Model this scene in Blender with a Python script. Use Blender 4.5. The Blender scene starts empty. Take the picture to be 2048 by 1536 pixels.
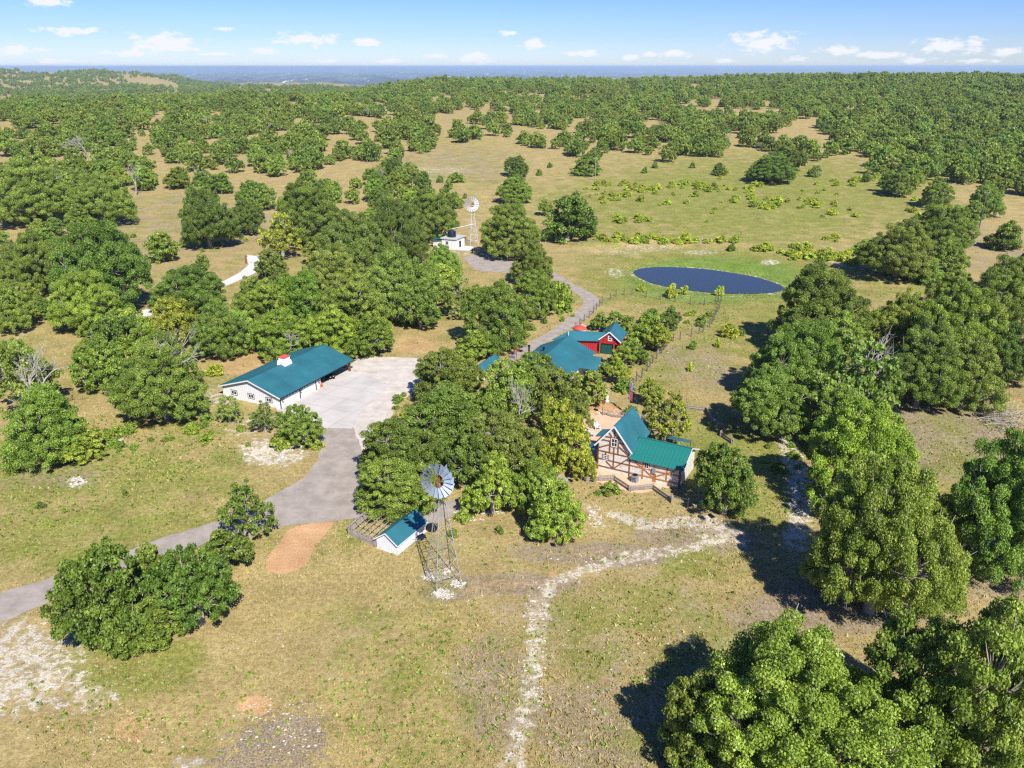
import bpy, math, random
import numpy as np
from mathutils import Vector
R_ = math.radians
SC = bpy.context.scene
COL = SC.collection

# ------------------------------------------------------------------ camera, sky, sun, exposure
FPX, PITCH, CAMH = 1600.0, R_(21.65), 55.0          # focal length in photo pixels (2048 wide), tilt, flying height
cam_d = bpy.data.cameras.new('camera')
cam_d.sensor_width = 36.0
cam_d.lens = 36.0 * FPX / 2048.0
cam_d.clip_start = 1.0
cam_d.clip_end = 150000.0
cam = bpy.data.objects.new('camera', cam_d)
COL.objects.link(cam)
cam.location = (0, 0, CAMH)
cam.rotation_euler = (math.pi / 2 - PITCH, 0, 0)
SC.camera = cam

SUN_AZ, SUN_EL = R_(158.0), R_(44.0)                # compass angle of the sun: behind the camera, to the right
SKY_STRENGTH, SUN_STRENGTH, EXPOSURE = 0.095, 5.0, 0.68
SKY_LOW, SKY_MID, SKY_HIGH = (.74, .83, 1.12, 1), (.49, .63, 1.03, 1), (.28, .465, .93, 1)   # how clear summer air tints the sky model, horizon to five degrees up and beyond

CLOUDS = [  # photo pixel centre and size of each small cumulus
    (330, 88, 120, 40), (612, 78, 120, 24), (38, 100, 80, 20), (140, 62, 100, 14), (735, 86, 60, 18), (528, 103, 50, 14),
    (950, 117, 70, 22), (1072, 88, 68, 22), (1165, 107, 80, 14), (1258, 116, 40, 12), (1350, 105, 52, 20), (1300, 108, 24, 10),
    (1525, 84, 120, 40), (1450, 122, 50, 12), (1590, 119, 40, 14), (1680, 101, 90, 18), (1770, 110, 90, 14), (1900, 92, 120, 26),
    (2010, 104, 60, 20), (1835, 120, 60, 14), (95, 4, 90, 18), (450, 57, 40, 8), (1015, 67, 50, 12), (870, 113, 50, 10),
    (255, 107, 90, 12), (120, 122, 90, 8), (440, 108, 50, 8), (780, 122, 60, 10), (1940, 122, 80, 8), (650, 122, 60, 8)]


def build_world():
    w = bpy.data.worlds.new('World')
    SC.world = w
    w.use_nodes = True
    nt = w.node_tree
    for n in list(nt.nodes):
        nt.nodes.remove(n)
    N, L = nt.nodes.new, nt.links.new
    out, bg = N('ShaderNodeOutputWorld'), N('ShaderNodeBackground')
    sky = N('ShaderNodeTexSky')
    sky.sky_type = 'NISHITA'
    sky.sun_disc = False
    sky.sun_elevation = SUN_EL
    sky.sun_rotation = SUN_AZ
    sky.altitude = 300
    sky.air_density = 1.0
    sky.dust_density = 0.35
    sky.ozone_density = 2.5
    tint = N('ShaderNodeMix'); tint.data_type = 'RGBA'; tint.blend_type = 'MULTIPLY'
    tint.inputs[0].default_value = 1.0
    L(sky.outputs[0], tint.inputs[6])
    tc = N('ShaderNodeTexCoord')
    sep = N('ShaderNodeSeparateXYZ'); L(tc.outputs['Generated'], sep.inputs[0])
    az = N('ShaderNodeMath'); az.operation = 'ARCTAN2'; L(sep.outputs[0], az.inputs[0]); L(sep.outputs[1], az.inputs[1])
    el = N('ShaderNodeMath'); el.operation = 'ARCSINE'; L(sep.outputs[2], el.inputs[0])
    comb = N('ShaderNodeCombineXYZ'); L(az.outputs[0], comb.inputs[0]); L(el.outputs[0], comb.inputs[1])
    # the deep blue of a clear day gathers a few degrees above the horizon and goes on upwards
    er = N('ShaderNodeMapRange'); er.inputs['From Min'].default_value = -.01; er.inputs['From Max'].default_value = .11
    L(el.outputs[0], er.inputs['Value'])
    ramp = N('ShaderNodeValToRGB')
    ramp.color_ramp.elements[0].color = SKY_LOW; ramp.color_ramp.elements[1].color = SKY_HIGH
    e_ = ramp.color_ramp.elements.new(.35); e_.color = SKY_MID
    L(er.outputs[0], ramp.inputs[0]); L(ramp.outputs[0], tint.inputs[7])
    last = None
    for (px, py, pw, ph) in CLOUDS:
        a = (px - 1024) / FPX; b = (768 - py) / FPX
        dx, dy, dz = a, math.cos(PITCH) + b * math.sin(PITCH), -math.sin(PITCH) + b * math.cos(PITCH)
        ln = math.sqrt(dx * dx + dy * dy + dz * dz)
        azc, elc = math.atan2(dx, dy), math.asin(dz / ln)
        sub = N('ShaderNodeVectorMath'); sub.operation = 'SUBTRACT'; L(comb.outputs[0], sub.inputs[0]); sub.inputs[1].default_value = (azc, elc, 0)
        mul = N('ShaderNodeVectorMath'); mul.operation = 'MULTIPLY'; L(sub.outputs[0], mul.inputs[0])
        mul.inputs[1].default_value = (FPX / (pw * 0.62), FPX / (ph * 0.62), 0)
        le = N('ShaderNodeVectorMath'); le.operation = 'LENGTH'; L(mul.outputs[0], le.inputs[0])
        if last is None:
            last = le.outputs['Value']
        else:
            mi = N('ShaderNodeMath'); mi.operation = 'MINIMUM'; L(last, mi.inputs[0]); L(le.outputs['Value'], mi.inputs[1]); last = mi.outputs[0]
    sc = N('ShaderNodeVectorMath'); sc.operation = 'MULTIPLY'; L(comb.outputs[0], sc.inputs[0]); sc.inputs[1].default_value = (1, 2.1, 1)
    nz = N('ShaderNodeTexNoise'); nz.inputs['Scale'].default_value = 62; nz.inputs['Detail'].default_value = 7; nz.inputs['Roughness'].default_value = 0.6
    L(sc.outputs[0], nz.inputs['Vector'])
    # density = 0.95 - dist + (noise-0.5)*2.4
    m1 = N('ShaderNodeMath'); m1.operation = 'MULTIPLY_ADD'; L(nz.outputs['Fac'], m1.inputs[0]); m1.inputs[1].default_value = 2.6; m1.inputs[2].default_value = -0.55
    m2 = N('ShaderNodeMath'); m2.operation = 'SUBTRACT'; L(m1.outputs[0], m2.inputs[0]); L(last, m2.inputs[1])
    mr = N('ShaderNodeMapRange'); mr.interpolation_type = 'SMOOTHSTEP'
    mr.inputs['From Min'].default_value = -0.1; mr.inputs['From Max'].default_value = 0.5
    mr.inputs['To Max'].default_value = 0.92
    L(m2.outputs[0], mr.inputs['Value'])
    mx = N('ShaderNodeMix'); mx.data_type = 'RGBA'
    L(mr.outputs[0], mx.inputs[0]); L(tint.outputs[2], mx.inputs[6])
    mx.inputs[7].default_value = (6.3, 6.35, 6.7, 1)
    L(mx.outputs[2], bg.inputs['Color'])
    bg.inputs['Strength'].default_value = SKY_STRENGTH
    L(bg.outputs[0], out.inputs['Surface'])


build_world()
sun_d = bpy.data.lights.new('sun', 'SUN')
sun_d.energy = SUN_STRENGTH
sun_d.angle = R_(0.5)
sun_d.color = (1.0, 0.95, 0.86)
sun = bpy.data.objects.new('sun', sun_d)
COL.objects.link(sun)
to_sun = Vector((math.sin(SUN_AZ) * math.cos(SUN_EL), math.cos(SUN_AZ) * math.cos(SUN_EL), math.sin(SUN_EL)))
sun.rotation_euler = to_sun.to_track_quat('Z', 'Y').to_euler()
sun.location = (60, -80, 120)
SC.view_settings.view_transform = 'Standard'
SC.view_settings.look = 'None'
SC.view_settings.gamma = 1.0
SC.view_settings.use_curve_mapping = False
SC.view_settings.exposure = EXPOSURE
try:
    SC.cycles.use_denoising = False
    SC.cycles.volume_bounces = 1
    SC.cycles.max_bounces = 8
    SC.cycles.transparent_max_bounces = 16
    SC.cycles.filter_width = 1.3
except Exception:
    pass

# ------------------------------------------------------------------ terrain: height, and pixel <-> ground
cP, sP = math.cos(PITCH), math.sin(PITCH)
rs = np.random.RandomState


def sstep(a, b, x):
    t = np.clip((x - a) / (b - a), 0, 1)
    return t * t * (3 - 2 * t)


def px_flat(px, py, z=0.0):
    a = (px - 1024) / FPX; b = (768 - py) / FPX
    t = (z - CAMH) / (-sP + b * cP)
    return a * t, (cP + b * sP) * t


PROF_R = [0, 290, 420, 600, 800, 1100, 1400, 1750, 2400, 3500, 5000, 9000, 20000, 33000, 40000, 46000, 90000]
PROF_C = [0, 0, 4, 10, 16, 21, 25, 21, -30, -90, -125, -150, -150, -140, -75, -50, -300]
LEFT_R = [0, 290, 420, 600, 800, 950, 1300, 2000, 2900, 3900, 4600, 5600, 9000, 20000, 33000, 40000, 46000, 90000]
LEFT_C = [0, 0, 4, 11, 17, 18, 6, -18, -10, 22, 30, -20, -150, -150, -140, -40, 30, -300]
POND_PX = [(470, 255), (540, 232), (620, 222), (760, 219), (900, 225), (1100, 240), (1300, 270), (1500, 305), (1620, 345), (1690, 372), (1718, 394),
           (1700, 415), (1600, 433), (1450, 440), (1250, 438), (1050, 425), (900, 408), (750, 383), (620, 352), (540, 315), (490, 285)]
POND_PX = [(1150 + x / 4.096, 480 + y / 4.096) for x, y in POND_PX]
WATER_Z = -0.45
POND = np.array([px_flat(x, y, WATER_Z) for x, y in POND_PX])


def resample(poly, n, smooth=2):
    P = np.array(poly, float)
    for _ in range(smooth):                                       # Chaikin
        Q = np.roll(P, -1, 0)
        P = np.stack([P * .75 + Q * .25, P * .25 + Q * .75], 1).reshape(-1, 2)
    return P


POND_S = resample(POND, 0, 2)
DAM = [px_flat(*q) for q in ((1180, 493), (1300, 484), (1420, 486), (1540, 500), (1640, 520), (1700, 542), (1760, 556))]


def seg_dist(x, y, pts, closed=False):
    P = np.array(pts, float)
    A, B = (P, np.roll(P, -1, 0)) if closed else (P[:-1], P[1:])
    best = np.full(np.shape(x), 1e18)
    for (ax, ay), (bx, by) in zip(A, B):
        dx, dy = bx - ax, by - ay
        t = np.clip(((x - ax) * dx + (y - ay) * dy) / max(dx * dx + dy * dy, 1e-9), 0, 1)
        best = np.minimum(best, (x - ax - t * dx) ** 2 + (y - ay - t * dy) ** 2)
    return np.sqrt(best)


def inside(x, y, pts):
    P = np.array(pts, float)
    r = np.zeros(np.shape(x), bool)
    j = len(P) - 1
    for i in range(len(P)):
        xi, yi = P[i]; xj, yj = P[j]
        c = ((yi > y) != (yj > y)) & (x < (xj - xi) * (y - yi) / ((yj - yi) if abs(yj - yi) > 1e-9 else 1e-9) + xi)
        r ^= c
        j = i
    return r


def zf(x, y):
    x = np.asarray(x, float); y = np.asarray(y, float)
    r = np.hypot(x, y); az = np.degrees(np.arctan2(x, y))
    zc = np.interp(r, PROF_R, PROF_C)
    zl = np.interp(r, LEFT_R, LEFT_C)
    hill = sstep(-16, -25, az)
    zl = np.where((r > 2900) & (r < 9000), zl - (1 - hill) * np.clip(zl + 60, 0, 200), zl)
    k = sstep(-5, -13, az)
    z = zc * (1 - k) + zl * k
    right = sstep(8, 20, az) * sstep(500, 1300, r) * (1 - sstep(1500, 2600, r))
    z = z + 8 * right
    u = sstep(330, 900, r) * (1 + sstep(1500, 5000, r) * 3)
    z = z + u * (1.7 * np.sin(x * .013 + 1) * np.cos(y * .011) + 1.0 * np.sin(x * .031 + y * .017))
    fr = sstep(6000, 12000, r)
    z = z + fr * 1.7 * (14 * np.sin(az * 1.3 + r * .0004) + 9 * np.sin(az * 3.1 + 2 + r * .0009) + 5 * np.sin(az * 7.7 + r * .002))
    dam = (r > 190) & (r < 330) & (x > 15) & (x < 130)
    if np.any(dam):
        z = z + np.where(dam, 1.5 * np.exp(-(seg_dist(x, y, DAM) / 5.5) ** 2), 0)
    near = (r > 170) & (r < 270) & (x > 20) & (x < 90)
    if np.any(near):
        d = seg_dist(x, y, POND_S, True)
        ins = inside(x, y, POND_S)
        dd = np.where(ins, -d, d)
        dip = np.where(dd < 0, WATER_Z - 0.05 - np.minimum(-dd * .3, 1.3), WATER_Z - .05 - (WATER_Z - .05) * sstep(0, 7, dd))
        z = np.where(near, np.where(dd < 7, np.where(dd < 0, dip, dip + z * sstep(0, 7, dd)), z), z)
    return z


def zat(x, y):
    return float(zf(np.array([x]), np.array([y]))[0])


def G(px, py, z=0.0):
    """ground point (x, y, ground height) seen at a photo pixel, or the point Z metres above the ground there"""
    zz = z
    for _ in range(14):
        x, y = px_flat(px, py, zz)
        zz = 0.5 * zz + 0.5 * (zat(x, y) + z)
    return x, y, zz - z


def project(x, y, z):
    d = y * cP - (z - CAMH) * sP
    u = y * sP + (z - CAMH) * cP
    d = np.where(np.asarray(d) < 1, 1, d)
    return 1024 + FPX * x / d, 768 - FPX * u / d


# ------------------------------------------------------------------ materials
def mat_new(name):
    m = bpy.data.materials.new(name)
    m.use_nodes = True
    nt = m.node_tree
    b = nt.nodes.get('Principled BSDF')
    return m, nt, b


def simple(name, col, rough=.7, var=.12, scale=3.0, metallic=0.0, bump=0.0, spec=.3, stretch=(1, 1, 1), col2=None):
    m, nt, b = mat_new(name)
    N, L = nt.nodes.new, nt.links.new
    tc = N('ShaderNodeTexCoord')
    mp = N('ShaderNodeMapping'); mp.inputs['Scale'].default_value = stretch
    L(tc.outputs['Object'], mp.inputs[0])
    nz = N('ShaderNodeTexNoise'); nz.inputs['Scale'].default_value = scale; nz.inputs['Detail'].default_value = 6
    L(mp.outputs[0], nz.inputs['Vector'])
    rp = N('ShaderNodeValToRGB')
    c2 = col2 or tuple(min(1, c * (1 + var)) for c in col)
    c1 = tuple(c * (1 - var) for c in col)
    rp.color_ramp.elements[0].position = .3; rp.color_ramp.elements[0].color = (*c1, 1)
    rp.color_ramp.elements[1].position = .7; rp.color_ramp.elements[1].color = (*c2, 1)
    L(nz.outputs['Fac'], rp.inputs[0]); L(rp.outputs[0], b.inputs['Base Color'])
    b.inputs['Roughness'].default_value = rough
    b.inputs['Metallic'].default_value = metallic
    b.inputs['Specular IOR Level'].default_value = spec
    if bump:
        bp = N('ShaderNodeBump'); bp.inputs['Strength'].default_value = bump; bp.inputs['Distance'].default_value = .05
        L(nz.outputs['Fac'], bp.inputs['Height']); L(bp.outputs[0], b.inputs['Normal'])
    return m


M = {}
M['teal'] = simple('teal_metal_roof', (.027, .13, .163), .45, .16, .35, 0, 0, .35)
M['teal_green'] = simple('green_teal_metal_roof', (.016, .155, .135), .42, .10, .8, 0, 0, .35)
M['white'] = simple('white_painted_boards', (.62, .63, .65), .6, .05, 2)
M['white_trim'] = simple('white_trim', (.70, .70, .715), .55, .03, 4)
M['red_paint'] = simple('red_painted_boards', (.36, .020, .024), .55, .14, 2)
M['red_cap'] = simple('red_metal_cap', (.46, .075, .045), .5, .1, 3)
M['black'] = simple('black_plastic', (.012, .013, .018), .45, .2, 3)
M['navy'] = simple('dark_navy_plastic', (.014, .02, .045), .35, .2, 3)
M['dark'] = simple('dark_window_glass', (.015, .02, .026), .08, .2, 3, 0, 0, .6)
M['green_door'] = simple('dark_green_door', (.012, .07, .06), .4, .1, 3)
M['brown_wood'] = simple('brown_timber', (.19, .075, .032), .7, .3, 4, 0, .3, .2)
M['orange_wood'] = simple('orange_stained_timber', (.40, .16, .04), .65, .25, 4, 0, .3, .2)
M['grey_wood'] = simple('weathered_grey_wood', (.29, .255, .22), .9, .35, 5, 0, .5, .1)
M['dark_wood'] = simple('dark_fence_wood', (.12, .098, .08), .9, .3, 5, 0, .4, .1)
M['bark'] = simple('oak_bark', (.29, .26, .22), .95, .35, 4, 0, .6, .05)
M['deadwood'] = simple('bleached_dead_wood', (.33, .305, .27), .95, .25, 4, 0, .4, .05)
M['galv'] = simple('galvanised_steel', (.30, .36, .455), .6, .12, 2, .4, 0, .5)
M['galv_leg'] = simple('dull_galvanised_angle', (.34, .35, .34), .6, .2, 3, .35, 0, .3)
M['rust'] = simple('rusty_iron', (.21, .075, .035), .85, .4, 6)
M['grey_metal'] = simple('grey_painted_metal', (.20, .225, .24), .5, .12, 4)
M['concrete'] = simple('pale_concrete', (.48, .448, .415), .9, .13, .25, 0, 0, .1)
def concrete_joints(m, ang):
    nt = m.node_tree; b = nt.nodes.get('Principled BSDF'); N, L = nt.nodes.new, nt.links.new
    geo = N('ShaderNodeNewGeometry'); mp = N('ShaderNodeMapping'); mp.inputs['Rotation'].default_value = (0, 0, -ang); L(geo.outputs['Position'], mp.inputs[0])
    br = N('ShaderNodeTexBrick'); br.offset = 0; br.inputs['Scale'].default_value = 1; br.inputs['Brick Width'].default_value = 4.6; br.inputs['Row Height'].default_value = 4.6; br.inputs['Mortar Size'].default_value = .045
    br.inputs['Color1'].default_value = (1, 1, 1, 1); br.inputs['Color2'].default_value = (.93, .93, .94, 1); br.inputs['Mortar'].default_value = (.66, .65, .64, 1); L(mp.outputs[0], br.inputs['Vector'])
    mx = N('ShaderNodeMix'); mx.data_type = 'RGBA'; mx.blend_type = 'MULTIPLY'; mx.inputs[0].default_value = 1
    src = b.inputs['Base Color'].links[0].from_socket
    L(src, mx.inputs[6]); L(br.outputs['Color'], mx.inputs[7]); L(mx.outputs[2], b.inputs['Base Color'])


concrete_joints(M['concrete'], R_(64.6))
M['white_concrete'] = simple('white_concrete', (.56, .54, .51), .9, .07, .6, 0, 0, .1)
M['stone'] = simple('white_limestone', (.46, .43, .385), .9, .2, 1.5, 0, .5, .1)
M['purple'] = simple('purple_flag_cloth', (.26, .17, .36), .8, .2, 3)
M['red_cloth'] = simple('red_flag_cloth', (.34, .06, .13), .8, .2, 3)
M['tyre'] = simple('black_rubber', (.016, .016, .017), .85, .2, 8)
M['chair'] = simple('pale_grey_plastic', (.55, .57, .62), .6, .06, 4)
M['steel'] = simple('bright_steel', (.6, .6, .6), .35, .1, 3, .8)


def stone_wall_mat():
    m, nt, b = mat_new('whitewashed_rubble_stone')
    N, L = nt.nodes.new, nt.links.new
    tc = N('ShaderNodeTexCoord')
    mp = N('ShaderNodeMapping'); mp.inputs['Scale'].default_value = (1, 1, 1.8); L(tc.outputs['Object'], mp.inputs[0])
    vo = N('ShaderNodeTexVoronoi'); vo.inputs['Scale'].default_value = 2.6; L(mp.outputs[0], vo.inputs['Vector'])
    ve = N('ShaderNodeTexVoronoi'); ve.feature = 'DISTANCE_TO_EDGE'; ve.inputs['Scale'].default_value = 2.6; L(mp.outputs[0], ve.inputs['Vector'])
    rp = N('ShaderNodeValToRGB')
    rp.color_ramp.elements[0].color = (.42, .37, .31, 1); rp.color_ramp.elements[1].color = (.70, .66, .62, 1)
    e = rp.color_ramp.elements.new(.35); e.color = (.60, .56, .52, 1)
    L(vo.outputs['Color'], rp.inputs[0])
    mr = N('ShaderNodeMapRange'); mr.inputs['From Max'].default_value = .06; L(ve.outputs['Distance'], mr.inputs['Value'])
    mx = N('ShaderNodeMix'); mx.data_type = 'RGBA'; L(mr.outputs[0], mx.inputs[0]); mx.inputs[6].default_value = (.62, .58, .54, 1); L(rp.outputs[0], mx.inputs[7])
    L(mx.outputs[2], b.inputs['Base Color']); b.inputs['Roughness'].default_value = .9
    bp = N('ShaderNodeBump'); bp.inputs['Strength'].default_value = .5; bp.inputs['Distance'].default_value = .05
    L(mr.outputs[0], bp.inputs['Height']); L(bp.outputs[0], b.inputs['Normal'])
    return m


M['rubble'] = stone_wall_mat()


def leaf_mat(name, translucent=.36):
    m = bpy.data.materials.new(name); m.use_nodes = True
    nt = m.node_tree
    for n in list(nt.nodes):
        nt.nodes.remove(n)
    N, L = nt.nodes.new, nt.links.new
    out = N('ShaderNodeOutputMaterial')
    at = N('ShaderNodeAttribute'); at.attribute_name = 'tone'
    rp = N('ShaderNodeValToRGB')
    rp.color_ramp.elements[0].color = (.10, .155, .014, 1); rp.color_ramp.elements[1].color = (.38, .47, .07, 1)
    e = rp.color_ramp.elements.new(.5); e.color = (.20, .29, .027, 1)
    L(at.outputs['Fac'], rp.inputs[0])
    oi = N('ShaderNodeObjectInfo')
    mu = N('ShaderNodeMix'); mu.data_type = 'RGBA'; mu.blend_type = 'MULTIPLY'; mu.inputs[0].default_value = 1
    L(rp.outputs[0], mu.inputs[6]); L(oi.outputs['Color'], mu.inputs[7])
    hs = N('ShaderNodeHueSaturation')
    m1 = N('ShaderNodeMapRange'); m1.inputs['To Min'].default_value = .487; m1.inputs['To Max'].default_value = .517; L(oi.outputs['Random'], m1.inputs['Value'])
    L(m1.outputs[0], hs.inputs['Hue'])
    m3 = N('ShaderNodeMath'); m3.operation = 'MULTIPLY'; L(oi.outputs['Random'], m3.inputs[0]); m3.inputs[1].default_value = 7.31
    m4 = N('ShaderNodeMath'); m4.operation = 'FRACT'; L(m3.outputs[0], m4.inputs[0])
    m2 = N('ShaderNodeMapRange'); m2.inputs['To Min'].default_value = .9; m2.inputs['To Max'].default_value = 1.35; L(m4.outputs[0], m2.inputs['Value'])
    L(m2.outputs[0], hs.inputs['Value'])
    hs.inputs['Saturation'].default_value = .97
    L(mu.outputs[2], hs.inputs['Color'])
    di = N('ShaderNodeBsdfDiffuse'); L(hs.outputs[0], di.inputs['Color'])
    tr = N('ShaderNodeBsdfTranslucent'); L(hs.outputs[0], tr.inputs['Color'])
    gl = N('ShaderNodeBsdfGlossy'); gl.inputs['Roughness'].default_value = .5; gl.inputs['Color'].default_value = (.8, .85, .8, 1)
    x1 = N('ShaderNodeMixShader'); x1.inputs[0].default_value = translucent; L(di.outputs[0], x1.inputs[1]); L(tr.outputs[0], x1.inputs[2])
    x2 = N('ShaderNodeMixShader'); x2.inputs[0].default_value = .035; L(x1.outputs[0], x2.inputs[1]); L(gl.outputs[0], x2.inputs[2])
    L(x2.outputs[0], out.inputs['Surface'])
    return m


M['leaf'] = leaf_mat('oak_leaves')
TONE = {'g': (1, 1, 1, 1), 'd': (.80, .86, .80, 1), 'l': (1.25, 1.18, 1.0, 1), 'y': (1.42, 1.16, .75, 1), 'o': (1.08, 1.04, 1.3, 1), 'b': (1.9, 1.62, .95, 1), 'v': (1.08, 1.12, .75, 1)}


def ground_mat():
    m, nt, b = mat_new('ranch_ground')
    N, L = nt.nodes.new, nt.links.new
    geo = N('ShaderNodeNewGeometry')

    def noise(scale, detail=4, rough=.55, stretch=None):
        n = N('ShaderNodeTexNoise'); n.inputs['Scale'].default_value = scale; n.inputs['Detail'].default_value = detail; n.inputs['Roughness'].default_value = rough
        if stretch:
            mp = N('ShaderNodeMapping'); mp.inputs['Scale'].default_value = stretch; L(geo.outputs['Position'], mp.inputs[0]); L(mp.outputs[0], n.inputs['Vector'])
        else:
            L(geo.outputs['Position'], n.inputs['Vector'])
        return n.outputs['Fac']

    def attr(name):
        a = N('ShaderNodeAttribute'); a.attribute_name = name
        return a.outputs['Fac']

    def mathn(op, a, bb, c=None):
        n = N('ShaderNodeMath'); n.operation = op
        for i, v in enumerate((a, bb, c)):
            if v is None: continue
            if isinstance(v, (int, float)): n.inputs[i].default_value = v
            else: L(v, n.inputs[i])
        return n.outputs[0]

    def step(v, a, bb):
        n = N('ShaderNodeMapRange'); n.interpolation_type = 'SMOOTHSTEP'; n.inputs['From Min'].default_value = a; n.inputs['From Max'].default_value = bb
        L(v, n.inputs['Value']); return n.outputs[0]

    def mix(f, a, bb, mode='MIX'):
        n = N('ShaderNodeMix'); n.data_type = 'RGBA'; n.blend_type = mode
        if isinstance(f, (int, float)): n.inputs[0].default_value = f
        else: L(f, n.inputs[0])
        for i, v in ((6, a), (7, bb)):
            if isinstance(v, tuple): n.inputs[i].default_value = (*v, 1)
            else: L(v, n.inputs[i])
        return n.outputs[2]

    big, med, fine, tiny = noise(.035, 5), noise(.22, 6, .62), noise(1.6, 6, .7), noise(5.5, 5, .75)
    patch = noise(.11, 7, .66)
    # dry grass, straw to tan
    c = mix(step(fine, .3, .7), (.26, .196, .078), (.44, .348, .155))
    # grey brown thatch and bare soil
    brown = mix(step(fine, .3, .72), (.20, .155, .10), (.375, .30, .205))
    fb = step(mathn('ADD', mathn('MULTIPLY_ADD', attr('brown'), .62, patch), mathn('MULTIPLY', fine, .5)), .86, 1.06)
    c = mix(fb, c, brown)
    # green grass
    green = mix(step(fine, .28, .72), (.10, .135, .020), (.27, .285, .058))
    fg = step(mathn('ADD', mathn('MULTIPLY_ADD', attr('green'), .60, noise(.16, 7, .68)), mathn('MULTIPLY', tiny, .34)), .70, 1.0)
    c = mix(mathn('MULTIPLY', fg, .82), c, green)
    lush = mix(step(fine, .28, .72), (.085, .15, .022), (.22, .30, .06))
    c = mix(mathn('MULTIPLY', fg, step(attr('green'), .5, .72)), c, lush)
    # orange clay
    fo = step(mathn('MULTIPLY_ADD', fine, .35, mathn('MULTIPLY', attr('clay'), 1.0)), .55, .78)
    c = mix(fo, c, mix(med, (.46, .262, .118), (.55, .35, .195)))
    # limestone / caliche
    cn = N('ShaderNodeMapRange'); cn.inputs['From Min'].default_value = .32; cn.inputs['From Max'].default_value = .68; L(noise(.85, 8, .72), cn.inputs['Value'])
    fc = step(mathn('MULTIPLY_ADD', attr('caliche'), .56, cn.outputs[0]), .92, 1.08)
    dust = step(mathn('MULTIPLY_ADD', attr('caliche'), .8, mathn('MULTIPLY', cn.outputs[0], .8)), .7, 1.2)
    c = mix(mathn('MULTIPLY', dust, .55), c, mix(step(fine, .3, .7), (.36, .30, .205), (.50, .435, .325)))
    c = mix(fc, c, mix(step(tiny, .3, .7), (.43, .37, .28), (.62, .57, .48)))
    # grey stony ash
    fa = step(mathn('MULTIPLY_ADD', attr('ash'), .8, cn.outputs[0]), .85, 1.15)
    c = mix(fa, c, mix(step(tiny, .35, .68), (.165, .125, .085), (.37, .30, .22)))
    # white pebbles here and there
    vo = N('ShaderNodeTexVoronoi'); vo.inputs['Scale'].default_value = 1.6; L(geo.outputs['Position'], vo.inputs['Vector'])
    peb = mathn('MULTIPLY', step(vo.outputs['Distance'], .15, .08), step(patch, .50, .62))
    c = mix(mathn('MULTIPLY', peb, .8), c, (.66, .63, .58))
    # mottle at three sizes
    mo = N('ShaderNodeMapRange'); mo.inputs['From Min'].default_value = .25; mo.inputs['From Max'].default_value = .75; mo.inputs['To Min'].default_value = .56; mo.inputs['To Max'].default_value = 1.44; L(tiny, mo.inputs['Value'])
    m2 = N('ShaderNodeMapRange'); m2.inputs['From Min'].default_value = .25; m2.inputs['From Max'].default_value = .75; m2.inputs['To Min'].default_value = .74; m2.inputs['To Max'].default_value = 1.2; L(med, m2.inputs['Value'])
    cm = N('ShaderNodeCombineColor'); mm = mathn('MULTIPLY', mo.outputs[0], m2.outputs[0])
    for i in range(3): L(mm, cm.inputs[i])
    c = mix(1.0, c, cm.outputs[0], 'MULTIPLY')
    # far country: wood and pasture too distant to tell apart
    n5 = noise(.0016, 8, .66, (1, .2, 1)); n6 = noise(.002, 7, .7, (1, .13, 1))
    far = mix(step(n5, .42, .60), (.03, .046, .022), (.10, .11, .055))
    far = mix(mathn('MULTIPLY', step(n6, .54, .66), .8), far, (.30, .26, .18))
    n7 = noise(.0052, 4, .7, (1, .09, 1))
    far = mix(mathn('MULTIPLY', step(n7, .62, .66), .95), far, (.8, .78, .74))
    c = mix(attr('far'), c, far)
    L(c, b.inputs['Base Color'])
    b.inputs['Roughness'].default_value = 1.0
    b.inputs['Specular IOR Level'].default_value = .05
    bp = N('ShaderNodeBump'); bp.inputs['Strength'].default_value = .8; bp.inputs['Distance'].default_value = .2
    L(mathn('MULTIPLY_ADD', fine, .7, mathn('MULTIPLY', tiny, .5)), bp.inputs['Height']); L(bp.outputs[0], b.inputs['Normal'])
    return m


def gravel_mat(name, c1, c2, spk=.5, track=0.0):
    m, nt, b = mat_new(name)
    N, L = nt.nodes.new, nt.links.new
    geo = N('ShaderNodeNewGeometry')
    n1 = N('ShaderNodeTexNoise'); n1.inputs['Scale'].default_value = .5; n1.inputs['Detail'].default_value = 7; n1.inputs['Roughness'].default_value = .65
    n2 = N('ShaderNodeTexNoise'); n2.inputs['Scale'].default_value = 9; n2.inputs['Detail'].default_value = 5; n2.inputs['Roughness'].default_value = .8
    for n in (n1, n2): L(geo.outputs['Position'], n.inputs['Vector'])
    mx = N('ShaderNodeMix'); mx.data_type = 'RGBA'; mx.inputs[6].default_value = (*c1, 1); mx.inputs[7].default_value = (*c2, 1)
    ad = N('ShaderNodeMath'); ad.operation = 'MULTIPLY_ADD'; L(n2.outputs['Fac'], ad.inputs[0]); ad.inputs[1].default_value = spk; L(n1.outputs['Fac'], ad.inputs[2])
    mr = N('ShaderNodeMapRange'); mr.inputs['From Min'].default_value = .38 + spk * .5 - .06; mr.inputs['From Max'].default_value = .62 + spk * .5 + .06; L(ad.outputs[0], mr.inputs['Value'])
    L(mr.outputs[0], mx.inputs[0]); L(mx.outputs[2], b.inputs['Base Color'])
    b.inputs['Roughness'].default_value = .95; b.inputs['Specular IOR Level'].default_value = .1
    bp = N('ShaderNodeBump'); bp.inputs['Strength'].default_value = .3; bp.inputs['Distance'].default_value = .04; L(n2.outputs['Fac'], bp.inputs['Height']); L(bp.outputs[0], b.inputs['Normal'])
    return m


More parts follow.
